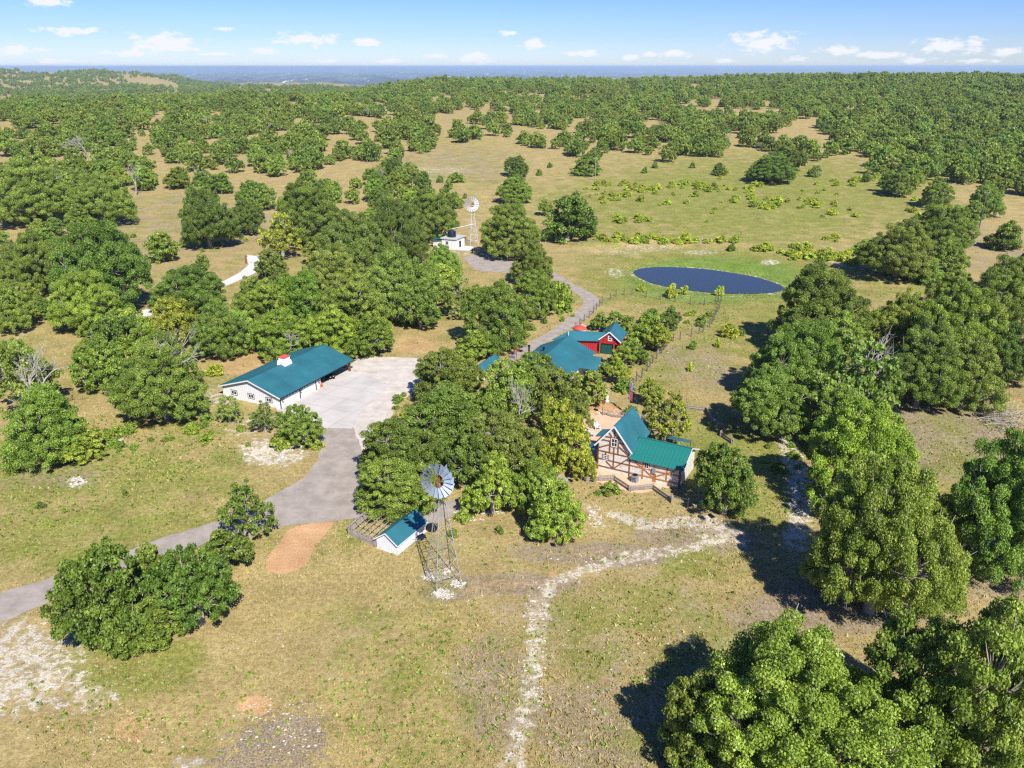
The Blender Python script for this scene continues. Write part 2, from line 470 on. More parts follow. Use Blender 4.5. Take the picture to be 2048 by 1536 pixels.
M['ground'] = ground_mat()
M['asphalt'] = gravel_mat('worn_grey_road', (.245, .212, .182), (.375, .328, .284), .6)
M['gravel'] = gravel_mat('pale_gravel', (.40, .35, .30), (.58, .53, .47), .6)
M['clay_floor'] = gravel_mat('orange_gravel', (.52, .335, .21), (.63, .45, .315), .4)


def water_mat():
    m, nt, b = mat_new('pond_water')
    N, L = nt.nodes.new, nt.links.new
    b.inputs['Base Color'].default_value = (.034, .045, .05, 1)
    b.inputs['Roughness'].default_value = .09
    b.inputs['Specular IOR Level'].default_value = .32
    b.inputs['IOR'].default_value = 1.33
    geo = N('ShaderNodeNewGeometry')
    n = N('ShaderNodeTexNoise'); n.inputs['Scale'].default_value = 1.2; n.inputs['Detail'].default_value = 3; L(geo.outputs['Position'], n.inputs['Vector'])
    bp = N('ShaderNodeBump'); bp.inputs['Strength'].default_value = .04; bp.inputs['Distance'].default_value = .05; L(n.outputs['Fac'], bp.inputs['Height']); L(bp.outputs[0], b.inputs['Normal'])
    return m


M['water'] = water_mat()


# ------------------------------------------------------------------ mesh helpers
class MB:
    def __init__(s):
        s.v = []; s.f = []

    def poly(s, pts):
        k = len(s.v); s.v += [tuple(p) for p in pts]; s.f.append(tuple(range(k, k + len(pts)))); return s

    def box(s, x0, x1, y0, y1, z0, z1):
        k = len(s.v)
        s.v += [(x0, y0, z0), (x1, y0, z0), (x1, y1, z0), (x0, y1, z0), (x0, y0, z1), (x1, y0, z1), (x1, y1, z1), (x0, y1, z1)]
        s.f += [tuple(k + i for i in q) for q in ((0, 3, 2, 1), (4, 5, 6, 7), (0, 1, 5, 4), (1, 2, 6, 5), (2, 3, 7, 6), (3, 0, 4, 7))]
        return s

    def prism(s, pts, axis, a, b):
        """outline PTS in the plane across AXIS ('x','y','z'), pulled from a to b"""
        def P(p, t):
            return {'x': (t, p[0], p[1]), 'y': (p[0], t, p[1]), 'z': (p[0], p[1], t)}[axis]
        n = len(pts); k = len(s.v)
        s.v += [P(p, a) for p in pts] + [P(p, b) for p in pts]
        s.f.append(tuple(k + i for i in range(n - 1, -1, -1))); s.f.append(tuple(k + n + i for i in range(n)))
        s.f += [(k + i, k + (i + 1) % n, k + n + (i + 1) % n, k + n + i) for i in range(n)]
        return s

    def slab(s, q, t):
        """a sheet with corners Q (top face, any order round) and thickness t downwards"""
        P = [Vector(p) for p in q]
        n = (P[1] - P[0]).cross(P[2] - P[0]).normalized()
        if n.z < 0: n = -n
        k = len(s.v); m = len(P)
        s.v += [tuple(p) for p in P] + [tuple(p - n * t) for p in P]
        s.f.append(tuple(k + i for i in range(m))); s.f.append(tuple(k + m + i for i in range(m - 1, -1, -1)))
        s.f += [(k + i, k + m + i, k + m + (i + 1) % m, k + (i + 1) % m) for i in range(m)]
        return s

    def tube(s, p0, p1, r0, r1=None, n=6, cap=True):
        r1 = r0 if r1 is None else r1
        a, b = Vector(p0), Vector(p1); d = b - a
        if d.length < 1e-6: return s
        d.normalize()
        u = d.cross(Vector((0, 0, 1)) if abs(d.z) < .9 else Vector((1, 0, 0))).normalized(); w = d.cross(u)
        k = len(s.v)
        for c, r in ((a, r0), (b, r1)):
            for i in range(n):
                t = 2 * math.pi * i / n
                s.v.append(tuple(c + u * (r * math.cos(t)) + w * (r * math.sin(t))))
        s.f += [(k + i, k + (i + 1) % n, k + n + (i + 1) % n, k + n + i) for i in range(n)]
        if cap:
            s.f.append(tuple(k + i for i in range(n - 1, -1, -1))); s.f.append(tuple(k + n + i for i in range(n)))
        return s

    def path(s, pts, r0, r1, n=5):
        m = len(pts) - 1
        for i in range(m):
            s.tube(pts[i], pts[i + 1], r0 + (r1 - r0) * i / m, r0 + (r1 - r0) * (i + 1) / m, n, cap=(i in (0, m - 1)))
        return s

    def beam(s, p0, p1, w, h):
        """square timber of width w (sideways) and height h between two points"""
        a, b = Vector(p0), Vector(p1); d = (b - a).normalized()
        up = Vector((0, 0, 1)) if abs(d.z) < .95 else Vector((0, 1, 0))
        u = d.cross(up).normalized() * (w / 2); q = u.cross(d).normalized() * (h / 2)
        k = len(s.v)
        for c in (a, b):
            s.v += [tuple(c + u + q), tuple(c - u + q), tuple(c - u - q), tuple(c + u - q)]
        s.f += [(k, k + 1, k + 2, k + 3), (k + 7, k + 6, k + 5, k + 4)] + [(k + i, k + 4 + i, k + 4 + (i + 1) % 4, k + (i + 1) % 4) for i in range(4)]
        return s

    def lathe(s, prof, n=16, c=(0, 0, 0)):
        k = len(s.v)
        for (r, z) in prof:
            for i in range(n):
                t = 2 * math.pi * i / n
                s.v.append((c[0] + r * math.cos(t), c[1] + r * math.sin(t), c[2] + z))
        for j in range(len(prof) - 1):
            s.f += [(k + j * n + i, k + j * n + (i + 1) % n, k + (j + 1) * n + (i + 1) % n, k + (j + 1) * n + i) for i in range(n)]
        s.f.append(tuple(k + i for i in range(n - 1, -1, -1))); s.f.append(tuple(k + (len(prof) - 1) * n + i for i in range(n)))
        return s

    def rock(s, c, r, rng, flat=.6):
        k = len(s.v)
        base = [(0, 0, 1), (.9, 0, .25), (.28, .86, .2), (-.73, .53, .3), (-.73, -.53, .2), (.28, -.86, .25), (.7, .5, -.5), (-.3, .8, -.5), (-.85, -.1, -.5), (0, -.85, -.5), (.7, -.4, -.5)]
        t = rng.uniform(0, 6.28); ct, st = math.cos(t), math.sin(t)
        for (x, y, z) in base:
            q = r * rng.uniform(.7, 1.2)
            s.v.append((c[0] + (x * ct - y * st) * q, c[1] + (x * st + y * ct) * q * .8, c[2] + z * q * flat))
        for i in range(1, 6):
            j = i % 5 + 1
            s.f.append((k, k + i, k + j))
        for i in range(5):
            s.f.append((k + 1 + i, k + 6 + (i) % 5, k + 1 + (i + 1) % 5)); s.f.append((k + 6 + i, k + 6 + (i + 1) % 5, k + 1 + (i + 1) % 5))
        return s

    def mesh(s, name, mat, smooth=False):
        me = bpy.data.meshes.new(name)
        me.from_pydata(s.v, [], s.f)
        if mat is not None: me.materials.append(mat)
        if smooth: me.polygons.foreach_set('use_smooth', [True] * len(me.polygons))
        me.update()
        return me

    def build(s, name, mat, parent=None, smooth=False):
        return link(name, s.mesh(name, mat, smooth), parent)


def link(name, me, parent=None, loc=None, rot=None, scale=None):
    o = bpy.data.objects.new(name, me)
    COL.objects.link(o)
    if parent is not None: o.parent = parent
    if loc is not None: o.location = loc
    if rot is not None: o.rotation_euler = rot
    if scale is not None: o.scale = scale
    return o


def tag(o, label=None, cat=None, group=None, kind=None):
    if label: o['label'] = label
    if cat: o['category'] = cat
    if group: o['group'] = group
    if kind: o['kind'] = kind
    return o


def thing(name, label, cat, loc=(0, 0, 0), rz=0.0, group=None):
    o = bpy.data.objects.new(name, None)
    o.empty_display_size = .5
    COL.objects.link(o)
    o.location = loc; o.rotation_euler = (0, 0, rz)
    return tag(o, label, cat, group)


def arr_mesh(name, V, F, mat, attrs=None):
    """fast mesh from numpy: F is (n,3) or (n,4)"""
    me = bpy.data.meshes.new(name)
    V = np.ascontiguousarray(V, np.float32); F = np.ascontiguousarray(F, np.int32)
    n, k = F.shape
    me.vertices.add(len(V)); me.vertices.foreach_set('co', V.ravel())
    me.loops.add(n * k); me.loops.foreach_set('vertex_index', F.ravel())
    me.polygons.add(n); me.polygons.foreach_set('loop_start', np.arange(0, n * k, k, dtype=np.int32))
    try: me.polygons.foreach_set('loop_total', np.full(n, k, np.int32))
    except Exception: pass
    me.materials.append(mat)
    for nm, (dom, val) in (attrs or {}).items():
        a = me.attributes.new(nm, 'FLOAT', dom); a.data.foreach_set('value', np.ascontiguousarray(val, np.float32))
    me.update(calc_edges=True)
    return me


# ------------------------------------------------------------------ ground sheet, with what grows or lies where
def ell(px, py, cx, cy, rx, ry, soft=.5):
    d = np.sqrt(((px - cx) / rx) ** 2 + ((py - cy) / ry) ** 2)
    return 1 - sstep(1 - soft, 1 + soft, d)


CALICHE_LINES = [([(0, 1418), (240, 1360), (480, 1292), (700, 1236), (880, 1198), (1020, 1164), (1180, 1108)], .45, .42), ([(0, 1444), (250, 1384), (490, 1312), (710, 1254), (890, 1213), (1030, 1178), (1200, 1120)], .45, .42),
                 ([(1015, 1570), (1035, 1480), (1052, 1420), (1062, 1350), (1072, 1290), (1078, 1240), (1082, 1200), (1105, 1165), (1140, 1150)], 1.25, .80),
                 ([(1140, 1150), (1200, 1132), (1260, 1115), (1330, 1103), (1400, 1092), (1440, 1078)], 1.4, .85),
                 ([(1560, 860), (1580, 905), (1595, 955), (1605, 1000), (1600, 1040), (1585, 1090)], 1.7, .98),
                 ([(1170, 1008), (1190, 1030), (1206, 1055)], .5, .95),
                 ([(1235, 1030), (1290, 1052), (1350, 1045), (1410, 1042), (1460, 1062), (1475, 1080)], 1.7, .95),
                 ([(1640, 515), (1700, 535), (1770, 545), (1830, 555), (1880, 575)], 1.6, .8),
                 ([(1490, 375), (1510, 410), (1540, 445)], .9, .5),
                 ([(0, 560), (60, 640), (30, 690)], 2.0, .5)]
CALICHE_ELL = [(20, 1335, 170, 105, .9), (120, 1390, 140, 45, .72), (40, 1270, 90, 30, .6), (545, 905, 75, 30, .95), (590, 880, 50, 22, .8), (490, 860, 50, 30, .6), (885, 1188, 22, 11, 1.0),
               (1300, 495, 60, 9, .6), (1245, 505, 60, 8, .55), (1230, 545, 20, 12, .7), (1400, 505, 45, 6, .7), (1540, 525, 20, 6, .9),
               (860, 340, 110, 9, .6), (1100, 540, 30, 8, .3), (155, 965, 22, 12, .9), (440, 795, 40, 22, .7), (1440, 590, 160, 8, .45),
               (1785, 835, 80, 30, .15), (1760, 650, 40, 12, .5), (1400, 1530, 20, 10, .4), (380, 1525, 40, 14, .9), (930, 505, 40, 6, .7), (1440, 1060, 60, 22, .75),
               (870, 1150, 40, 14, .6), (240, 880, 20, 24, .7), (1600, 985, 34, 60, .75), (960, 1025, 60, 8, .5)]
GREEN_ELL = [(1430, 560, 250, 62, .75), (1300, 525, 200, 30, .35), (1500, 660, 120, 70, .45), (1450, 880, 60, 60, .55), (1380, 900, 60, 90, .5), (170, 1090, 260, 110, .42), (330, 960, 220, 70, .42),
             (260, 1330, 160, 60, .5), (830, 1300, 200, 160, .22), (1180, 1280, 110, 90, .35), (1300, 1220, 180, 60, .35), (1400, 1120, 120, 40, .35),
             (1530, 950, 80, 110, .5), (1900, 960, 120, 180, .3), (1400, 1330, 160, 110, .3), (60, 940, 120, 80, .45), (1700, 700, 120, 60, .25),
             (1300, 900, 40, 60, .2), (560, 1080, 40, 30, .3), (700, 1060, 30, 40, .4), (1330, 1500, 140, 60, .3), (1500, 400, 380, 95, .52), (1250, 420, 220, 70, .42), (930, 330, 140, 60, .2), (350, 450, 200, 60, .22), (1750, 560, 160, 60, .35), (1350, 720, 120, 80, .3),
             (250, 690, 240, 200, .2), (700, 600, 300, 120, .3), (1850, 1120, 120, 60, .35), (380, 820, 120, 90, .3), (880, 1480, 120, 80, .25), (1290, 620, 140, 40, .15), (1040, 1330, 60, 90, .2)]
BROWN_ELL = [(1000, 1168, 150, 24, .75), (1200, 1108, 170, 26, .65), (1390, 1072, 130, 36, .7), (900, 1185, 60, 24, .6), (1280, 1300, 220, 140, .35), (1000, 1400, 90, 140, .5), (1230, 1450, 220, 100, .5), (1880, 880, 130, 80, .6), (1700, 1200, 200, 60, .6), (1980, 1080, 120, 120, .5),
             (1390, 740, 90, 60, .4), (80, 950, 110, 35, .6), (1000, 1200, 150, 30, .3), (700, 1290, 160, 60, .25), (1700, 1480, 400, 120, .5), (1560, 1230, 120, 60, .5),
             (1300, 400, 320, 70, .08), (380, 460, 240, 80, .3), (900, 330, 160, 40, .3), (1960, 500, 120, 60, .3)]
CLAY_POLY = [(645, 1042), (668, 1044), (650, 1068), (628, 1092), (616, 1124), (590, 1142), (560, 1148), (535, 1142), (532, 1125), (548, 1100), (566, 1075), (575, 1062), (600, 1052)]
CLAY_ELL = [(1010, 1168, 110, 16, .45), (1180, 1108, 90, 12, .42), (960, 1180, 60, 14, .45), (512, 1412, 42, 26, .7), (1105, 1150, 14, 8, .6), (490, 690, 90, 40, .5), (830, 690, 70, 28, .5), (860, 660, 60, 24, .45), (1200, 845, 70, 40, .9), (1250, 960, 60, 30, .6), (1190, 920, 50, 40, .8), (1110, 920, 90, 50, .5),
            (1090, 640, 60, 36, .38), (1000, 550, 60, 12, .4), (1240, 760, 50, 30, .45), (1270, 720, 40, 20, .4), (500, 730, 110, 30, .5), (1560, 350, 30, 8, .4), (1000, 1175, 80, 14, .35), (264, 1458, 55, 38, .5), (1440, 1080, 30, 10, .4)]
ASH_POLY = [(455, 1470), (500, 1430), (560, 1425), (620, 1405), (665, 1430), (672, 1480), (650, 1560), (360, 1580), (410, 1520)]


def build_ground():
    th_in = np.radians(np.linspace(-41, 41, 330))
    th_out = np.radians(np.linspace(41, 319, 60))[1:-1]
    th = np.concatenate([th_in, th_out])
    r1 = np.exp(np.linspace(math.log(38), math.log(430), 470))
    r2 = np.exp(np.linspace(math.log(430), math.log(85000), 330))[1:]
    r = np.concatenate([[8.0, 25.0], r1, r2])
    T, Rr = np.meshgrid(th, r)
    X, Y = Rr * np.sin(T), Rr * np.cos(T)
    Z = zf(X.ravel(), Y.ravel())
    V = np.stack([X.ravel(), Y.ravel(), Z], 1)
    nt, nr = len(th), len(r)
    i, j = np.meshgrid(np.arange(nr - 1), np.arange(nt), indexing='ij')
    j2 = (j + 1) % nt
    F = np.stack([i * nt + j, i * nt + j2, (i + 1) * nt + j2, (i + 1) * nt + j], -1).reshape(-1, 4)[:, ::-1]
    k = len(V)
    V = np.vstack([V, [[0, 0, 0]]])
    x, y, z = V[:, 0], V[:, 1], V[:, 2]
    rad = np.hypot(x, y)
    px, py = project(x, y, z)
    front = (y > 5) & (rad < 3000)
    A = {n: np.zeros(len(V)) for n in ('caliche', 'green', 'brown', 'clay', 'ash', 'far')}
    nearm = front & (rad < 450)
    xi, yi = x[nearm], y[nearm]
    ca = np.zeros(len(xi))
    for pts, w, amt in CALICHE_LINES:
        P = [G(*p)[:2] for p in pts]
        d = seg_dist(xi, yi, P)
        ca = np.maximum(ca, amt * (1 - sstep(w * .35, w * 1.5, d)))
    A['caliche'][nearm] = ca
    for (cx, cy, rx, ry, amt) in CALICHE_ELL:
        A['caliche'][front] = np.maximum(A['caliche'][front], amt * ell(px[front], py[front], cx, cy, rx, ry, .55))
    for n, ls in (('green', GREEN_ELL), ('brown', BROWN_ELL), ('clay', CLAY_ELL)):
        for (cx, cy, rx, ry, amt) in ls:
            A[n][front] = np.maximum(A[n][front], amt * ell(px[front], py[front], cx, cy, rx, ry, .6))
    for n, pl in (('clay', CLAY_POLY), ('ash', ASH_POLY)):
        P = [px_flat(*p) for p in pl]
        d = seg_dist(xi, yi, P, True); ins = inside(xi, yi, P)
        A[n][nearm] = np.maximum(A[n][nearm], sstep(-1.0, .9, np.where(ins, d, -d)) if n == 'clay' else sstep(-2.5, 3.0, np.where(ins, d, -d)))
    d = seg_dist(xi, yi, POND_S, True)
    A['brown'][nearm] = np.maximum(A['brown'][nearm], .95 * (1 - sstep(.6, 2.6, d)))
    A['caliche'][nearm] = np.maximum(A['caliche'][nearm], .62 * (1 - sstep(.3, 2.4, d)))
    A['far'] = sstep(5400, 8000, rad)
    tri = np.array([[k, (jj + 1) % nt, jj] for jj in range(nt)])
    F = np.vstack([F, np.hstack([tri[:, :1], tri[:, 1:], tri[:, 2:]])[:, [0, 1, 2, 2]]]) if False else F
    me = arr_mesh('ground', V, F, M['ground'], {n: ('POINT', v) for n, v in A.items()})
    me.polygons.foreach_set('use_smooth', np.ones(len(me.polygons), bool))
    o = link('ground', me)
    tag(o, kind='structure')
    return o


build_ground()


def sheet(name, pxpoly, mat, lift, wob=.12, seed=1, z=0, thick=0.0):
    """a flat surface on the level part of the land, its outline given by photo pixels, edges slightly uneven"""
    P = [px_flat(*p) for p in pxpoly]
    rng = random.Random(seed)
    out = []
    for a, b in zip(P, P[1:] + P[:1]):
        d = math.hypot(b[0] - a[0], b[1] - a[1]); n = max(1, int(d / 1.2))
        for i in range(n):
            t = i / n
            out.append((a[0] + (b[0] - a[0]) * t + rng.uniform(-wob, wob), a[1] + (b[1] - a[1]) * t + rng.uniform(-wob, wob)))
    m = MB()
    if thick:
        m.prism(out, 'z', lift - thick, lift)
    else:
        m.poly([(p[0], p[1], lift) for p in out])
    import bmesh
    me = m.mesh(name, mat)
    bm = bmesh.new(); bm.from_mesh(me); bmesh.ops.triangulate(bm, faces=[f for f in bm.faces if len(f.verts) > 4], ngon_method='EAR_CLIP')
    bmesh.ops.recalc_face_normals(bm, faces=bm.faces)
    if not thick:
        for f in bm.faces:
            if f.normal.z < 0: f.normal_flip()
    bm.to_mesh(me); bm.free()
    o = link(name, me)
    return tag(o, kind='structure')


sheet('road', [(-60, 1210), (0, 1187), (150, 1140), (300, 1085), (400, 1052), (480, 1028), (555, 985), (610, 955), (636, 920), (640, 885), (637, 850), (704, 852), (716, 880), (735, 920),
               (780, 960), (830, 1010), (760, 1028), (700, 1038), (650, 1043), (560, 1054), (480, 1068), (400, 1092), (300, 1125), (200, 1160), (100, 1203), (0, 1248), (-60, 1275)], M['asphalt'], .03, .18, 3)
sheet('gravel_yard', [(690, 738), (722, 713), (780, 714), (842, 716), (870, 735), (850, 775), (800, 800), (775, 845), (745, 885), (720, 905), (700, 856), (720, 826), (776, 770), (735, 752)], M['gravel'], .022, .2, 4)
sheet('concrete_apron', [(552, 818), (600, 792), (650, 766), (699, 741), (740, 752), (778, 771), (748, 800), (720, 829), (704, 857), (640, 856), (600, 858), (565, 850)], M['concrete'], .075, .0, 5, thick=.2)
sheet('asphalt_drive', [(926, 514), (961, 508.5), (977, 508.5), (996, 516), (1022, 520), (1070, 531), (1112, 546), (1145, 567), (1180, 584.5), (1195, 595), (1199, 604), (1196, 614), (1184, 626), (1168, 641), (1148, 653),
                        (1115, 672), (1085, 690), (1060, 712), (1040, 735), (1000, 735), (1020, 709), (1036, 700), (1053, 688), (1080, 674), (1108, 657), (1145, 628), (1163, 614), (1167, 604), (1160, 592), (1133, 573), (1112, 561), (1065, 552), (1020, 545.5), (965, 543.5), (949, 539), (936, 526)],
      M['asphalt'], .032, .12, 6)
sheet('white_drive', [(494.5, 510), (520, 513), (542, 521), (534, 530), (509, 547), (464, 567), (424, 582), (388, 597), (330, 618), (270, 645), (220, 664), (180, 676), (175, 664), (220, 645), (262, 630), (330, 604), (390, 583), (448, 562), (480, 545), (497, 530)], M['white_concrete'], .06, .05, 7, thick=.2)
sheet('garden_path', [(835, 1062), (868, 1052), (905, 1028), (960, 1008), (1030, 990), (1090, 975), (1140, 962), (1140, 950), (1080, 958), (1010, 972), (940, 988), (890, 1005), (860, 1025), (835, 1040)], M['asphalt'], .027, .12, 8)
sheet('patio', [(1150, 950), (1200, 965), (1262, 985), (1290, 985), (1345, 975), (1320, 940), (1260, 860), (1275, 840), (1220, 826), (1175, 832), (1150, 860), (1120, 905)], M['clay_floor'], .02, .15, 9)
m = MB(); m.poly([(p[0], p[1], WATER_Z) for p in POND_S])
tag(m.build('pond_water', M['water']), kind='structure')


# ------------------------------------------------------------------ trees
def leaf_cloud(C, rad, per, leaf, rng, up=.3, zsq=.72, tone=None):
    """leaf sprays round puff centres C with radii rad: returns V, F, tone per face"""
    n = len(C) * per
    cid = np.repeat(np.arange(len(C)), per)
    d = rng.normal(size=(n, 3)); d /= np.linalg.norm(d, axis=1)[:, None]
    flip = (d[:, 2] < -.2) & (rng.rand(n) < .55); d[flip, 2] *= -1
    rr = rad[cid] * (.30 + .78 * rng.rand(n) ** .7)
    p = C[cid] + d * rr[:, None] * np.array([1, 1, zsq])
    nn = d * .7 + rng.normal(size=(n, 3)) * .62; nn[:, 2] += up
    nn /= np.linalg.norm(nn, axis=1)[:, None]
    a = np.cross(nn, rng.normal(size=(n, 3))); a /= np.linalg.norm(a, axis=1)[:, None]
    b = np.cross(nn, a)
    s = leaf * (.6 + .8 * rng.rand(n))[:, None]
    w = s * (.38 + .25 * rng.rand(n))[:, None]
    bend = nn * s * .18
    V = np.stack([p - a * s * .62 - bend, p - b * w + bend * .5, p + a * s * .62 - bend, p + b * w + bend * .5], 1).reshape(-1, 3)
    F = np.arange(4 * n).reshape(-1, 4)
    pt = rng.rand(len(C)) if tone is None else tone
    t = np.clip(.5 * pt[cid] + .5 * rng.rand(n) + .10 * rng.normal(size=n), 0, 1)
    return V, F, t


def make_crown(seed, R, V, b, nl, npuff, per, leaf, pr=.17, low=-.35, core=.5, twig=.35, gapf=1.42):
    """(crown mesh, trunk mesh) of a broad oak: crown half-width R, half-height V, clear stem b below it"""
    rng = rs(seed)
    L = []
    for i in range(nl):
        t = 2 * math.pi * (i + rng.uniform(-.3, .3)) / nl * 1.0
        q = R * rng.uniform(.42, .62)
        L.append((q * math.cos(t), q * math.sin(t), V * rng.uniform(-.35, .25), R * rng.uniform(.32, .46)))
    for i in range(max(2, nl // 2)):
        t = rng.uniform(0, 6.28); q = R * rng.uniform(.05, .35)
        L.append((q * math.cos(t), q * math.sin(t), V * rng.uniform(.25, .55), R * rng.uniform(.34, .46)))
    L = np.array(L)
    pc = []; owner = []
    w = L[:, 3] ** 2; w /= w.sum()
    tries = 0
    while len(pc) < npuff and tries < npuff * 40:
        tries += 1
        k = rng.choice(len(L), p=w)
        d = rng.normal(size=3); d /= np.linalg.norm(d)
        if d[2] < low: continue
        rr = L[k, 3] * (rng.uniform(.68, 1.05) if rng.rand() < .82 else rng.uniform(1.05, 1.22))
        p = L[k, :3] + d * rr * np.array([1, 1, V / R * 1.15])
        dd = np.linalg.norm((p - L[:, :3]) / np.array([1, 1, V / R * 1.15]), axis=1) / L[:, 3]
        dd[k] = 9
        if dd.min() < .62 and rng.rand() < .85: continue
        if pc and np.min(np.sum(((np.array(pc) - p) / np.array([1, 1, .8])) ** 2, 1)) < (R * pr * gapf) ** 2: continue
        pc.append(p); owner.append(k)
    pc = np.array(pc); owner = np.array(owner)
    prd = R * pr * rng.uniform(.6, 1.25, len(pc))
    Vv, F, t = leaf_cloud(pc, prd, per, leaf, rng)
    h = np.hypot(Vv[:, 0], Vv[:, 1])
    sr = R / np.percentile(h, 98.5); z0, z1 = np.percentile(Vv[:, 2], [.7, 99.4]); sz = 2 * V / (z1 - z0)
    def fix(P):
        Q = np.array(P, float); Q[..., :2] *= sr; Q[..., 2] = (Q[..., 2] - z0) * sz + b; return Q
    crown = arr_mesh('crown', fix(Vv), F, M['leaf'], {'tone': ('FACE', t)})
    m = MB()
    top = fix(np.array([0, 0, V * -.15])); r0 = .055 * R + .08
    lean = rng.uniform(-.06, .06, 2) * R
    fork = (lean[0], lean[1], b + .25 * V)
    m.path([(0, 0, -.4), (lean[0] * .4, lean[1] * .4, (b + .25 * V) * .5), fork], r0 * 1.25, r0 * .85, 7)
    LC = fix(L[:, :3])
    for k in range(len(L)):
        c = LC[k]
        mid = (fork[0] * .5 + c[0] * .5 + rng.uniform(-.05, .05) * R, fork[1] * .5 + c[1] * .5 + rng.uniform(-.05, .05) * R, fork[2] * .45 + c[2] * .55)
        m.path([fork, mid, tuple(c)], r0 * .55, r0 * .22, 5)
    PCs = fix(pc)
    for i in range(len(pc)):
        if rng.rand() < twig:
            c = LC[owner[i]]; p = PCs[i]; e = p + (p - c) * rng.uniform(.0, .42)
            mid = (c + p) / 2 + rng.normal(size=3) * .05 * R
            m.path([tuple(c), tuple(mid), tuple(e)], r0 * .16, r0 * .05, 3)
    return crown, m.mesh('trunk', M['bark'])


def make_shrub(seed, R, V, npuff, per, leaf):
    rng = rs(seed)
    d = rng.normal(size=(npuff, 3)); d /= np.linalg.norm(d, axis=1)[:, None]; d[:, 2] = np.abs(d[:, 2])
    pc = d * np.array([R, R, 1.7 * V]) * rng.uniform(.45, .82, (npuff, 1)); pc[:, 2] += .1 * V
    V_, F, t = leaf_cloud(pc, R * .3 * rng.uniform(.6, 1.2, npuff), per, leaf, rng, up=.3)
    h = np.hypot(V_[:, 0], V_[:, 1]); sr = R / np.percentile(h, 98)
    z0, z1 = np.percentile(V_[:, 2], [1, 99.3])
    V_[:, :2] *= sr; V_[:, 2] = (V_[:, 2] - z0) / (z1 - z0) * 2 * V
    crown = arr_mesh('foliage', V_, F, M['leaf'], {'tone': ('FACE', t)})
    m = MB()
    for i in range(5):
        a = rng.uniform(0, 6.28)
        m.path([(0, 0, -.1), (R * .2 * math.cos(a), R * .2 * math.sin(a), V * .6), (R * .5 * math.cos(a), R * .5 * math.sin(a), V * 1.3)], .05 * R + .01, .015 * R, 4)
    return crown, m.mesh('stem', M['bark'])


def make_dead(seed, R, H, depth=5, mat='deadwood'):
    """a leafless tree: trunk mesh, branch mesh"""
    rng = random.Random(seed)
    tr, br = MB(), MB()

    def grow(p, d, ln, r, k):
        q = p + d * ln * .5 + Vector((rng.uniform(-1, 1), rng.uniform(-1, 1), rng.uniform(-.5, .5))) * ln * .08
        e = q + (d + Vector((rng.uniform(-.3, .3), rng.uniform(-.3, .3), rng.uniform(-.1, .2)))).normalized() * ln * .5
        (tr if k == depth else br).path([tuple(p), tuple(q), tuple(e)], r, r * .6, 5 if k > 1 else 3)
        if k == 0: return
        for i in range(rng.choice((2, 3, 3)) if k > 1 else 2):
            nd = (d * .7 + Vector((rng.uniform(-1, 1), rng.uniform(-1, 1), rng.uniform(-.25, .6)))).normalized()
            grow(q.lerp(e, rng.uniform(.2, 1)), nd, ln * rng.uniform(.55, .8), r * .58, k - 1)
    grow(Vector((0, 0, -.3)), Vector((rng.uniform(-.15, .15), rng.uniform(-.15, .15), 1)).normalized(), H * .36, .022 * H, depth)
    V = np.array(br.v)
    s = R / np.percentile(np.hypot(V[:, 0], V[:, 1]), 98); sz = H / V[:, 2].max()
    for mb in (tr, br):
        mb.v = [(x * s, y * s, z * sz) for x, y, z in mb.v]
    return br.mesh('branches', M[mat]), tr.mesh('trunk', M[mat])


# nominal sizes: (crown mesh, trunk mesh, R, V, b)
KITS = {}
KITS['huge'] = [(*make_crown(11 + i, 9, 7.6, 2.0, 11, 330, 640, .135, .105, twig=.75), 9, 7.6, 2.0) for i in range(2)]
KITS['big'] = [(*make_crown(31 + i, 7, 6.0, 1.8, 9, 240, 430, .145, .115, twig=.6), 7, 6.0, 1.8) for i in range(3)]
KITS['mid'] = [(*make_crown(51 + i, 5, 4.4, 1.4, 7, 150, 225, .17, .13, twig=.5), 5, 4.4, 1.4) for i in range(4)]
KITS['small'] = [(*make_crown(71 + i, 3, 2.7, .9, 6, 70, 160, .17, .16), 3, 2.7, .9) for i in range(3)]
KITS['sparse'] = [(*make_crown(91 + i, 4, 4.0, 1.7, 7, 90, 80, .19, .12, twig=.95), 4, 4.0, 1.7) for i in range(3)]
KITS['far'] = [(*make_crown(111 + i, 6, 4.6, 1.2, 7, 70, 60, .48, .165, twig=.2), 6, 4.6, 1.2) for i in range(5)]
KITS['cedar'] = [(*make_crown(131 + i, 4, 3.8, .25, 6, 120, 150, .2, .165, low=-.8, gapf=.9), 4, 3.8, .25) for i in range(3)]
KITS['shrub'] = [(*make_shrub(151 + i, 1.2, .9, 30, 60, .15), 1.2, .9, 0.0) for i in range(4)]
KITS['dead'] = [(*make_dead(171 + i, 3.2, 8.0), 3.2, 4.0, 0.0) for i in range(4)]
n_trees = [0]
REG = []                                              # (x, y, crown radius) of every placed tree


def add_tree(x, y, z, R, V, kit, tone, label, name='oak_tree', cat='tree', group=None, k=None, rz=None, parts=('trunk', 'crown')):
    ks = KITS[kit]
    n_trees[0] += 1
    i = (n_trees[0] * 7 + int(x * 3)) % len(ks) if k is None else k
    cm, tm, R0, V0, b0 = ks[i]
    rng = random.Random(n_trees[0] * 13 + 5)
    t = thing(name, label, cat, (x, y, z), rng.uniform(0, 6.28) if rz is None else rz, group)
    t.scale = (R / R0, R / R0, V / V0)
    c = link(parts[1], cm, t)
    j = rng.uniform(.93, 1.07)
    c.color = tuple(v * j for v in TONE[tone][:3]) + (1,) if kit != 'dead' else (1, 1, 1, 1)
    link(parts[0], tm, t)
    REG.append((x, y, R))
    return t


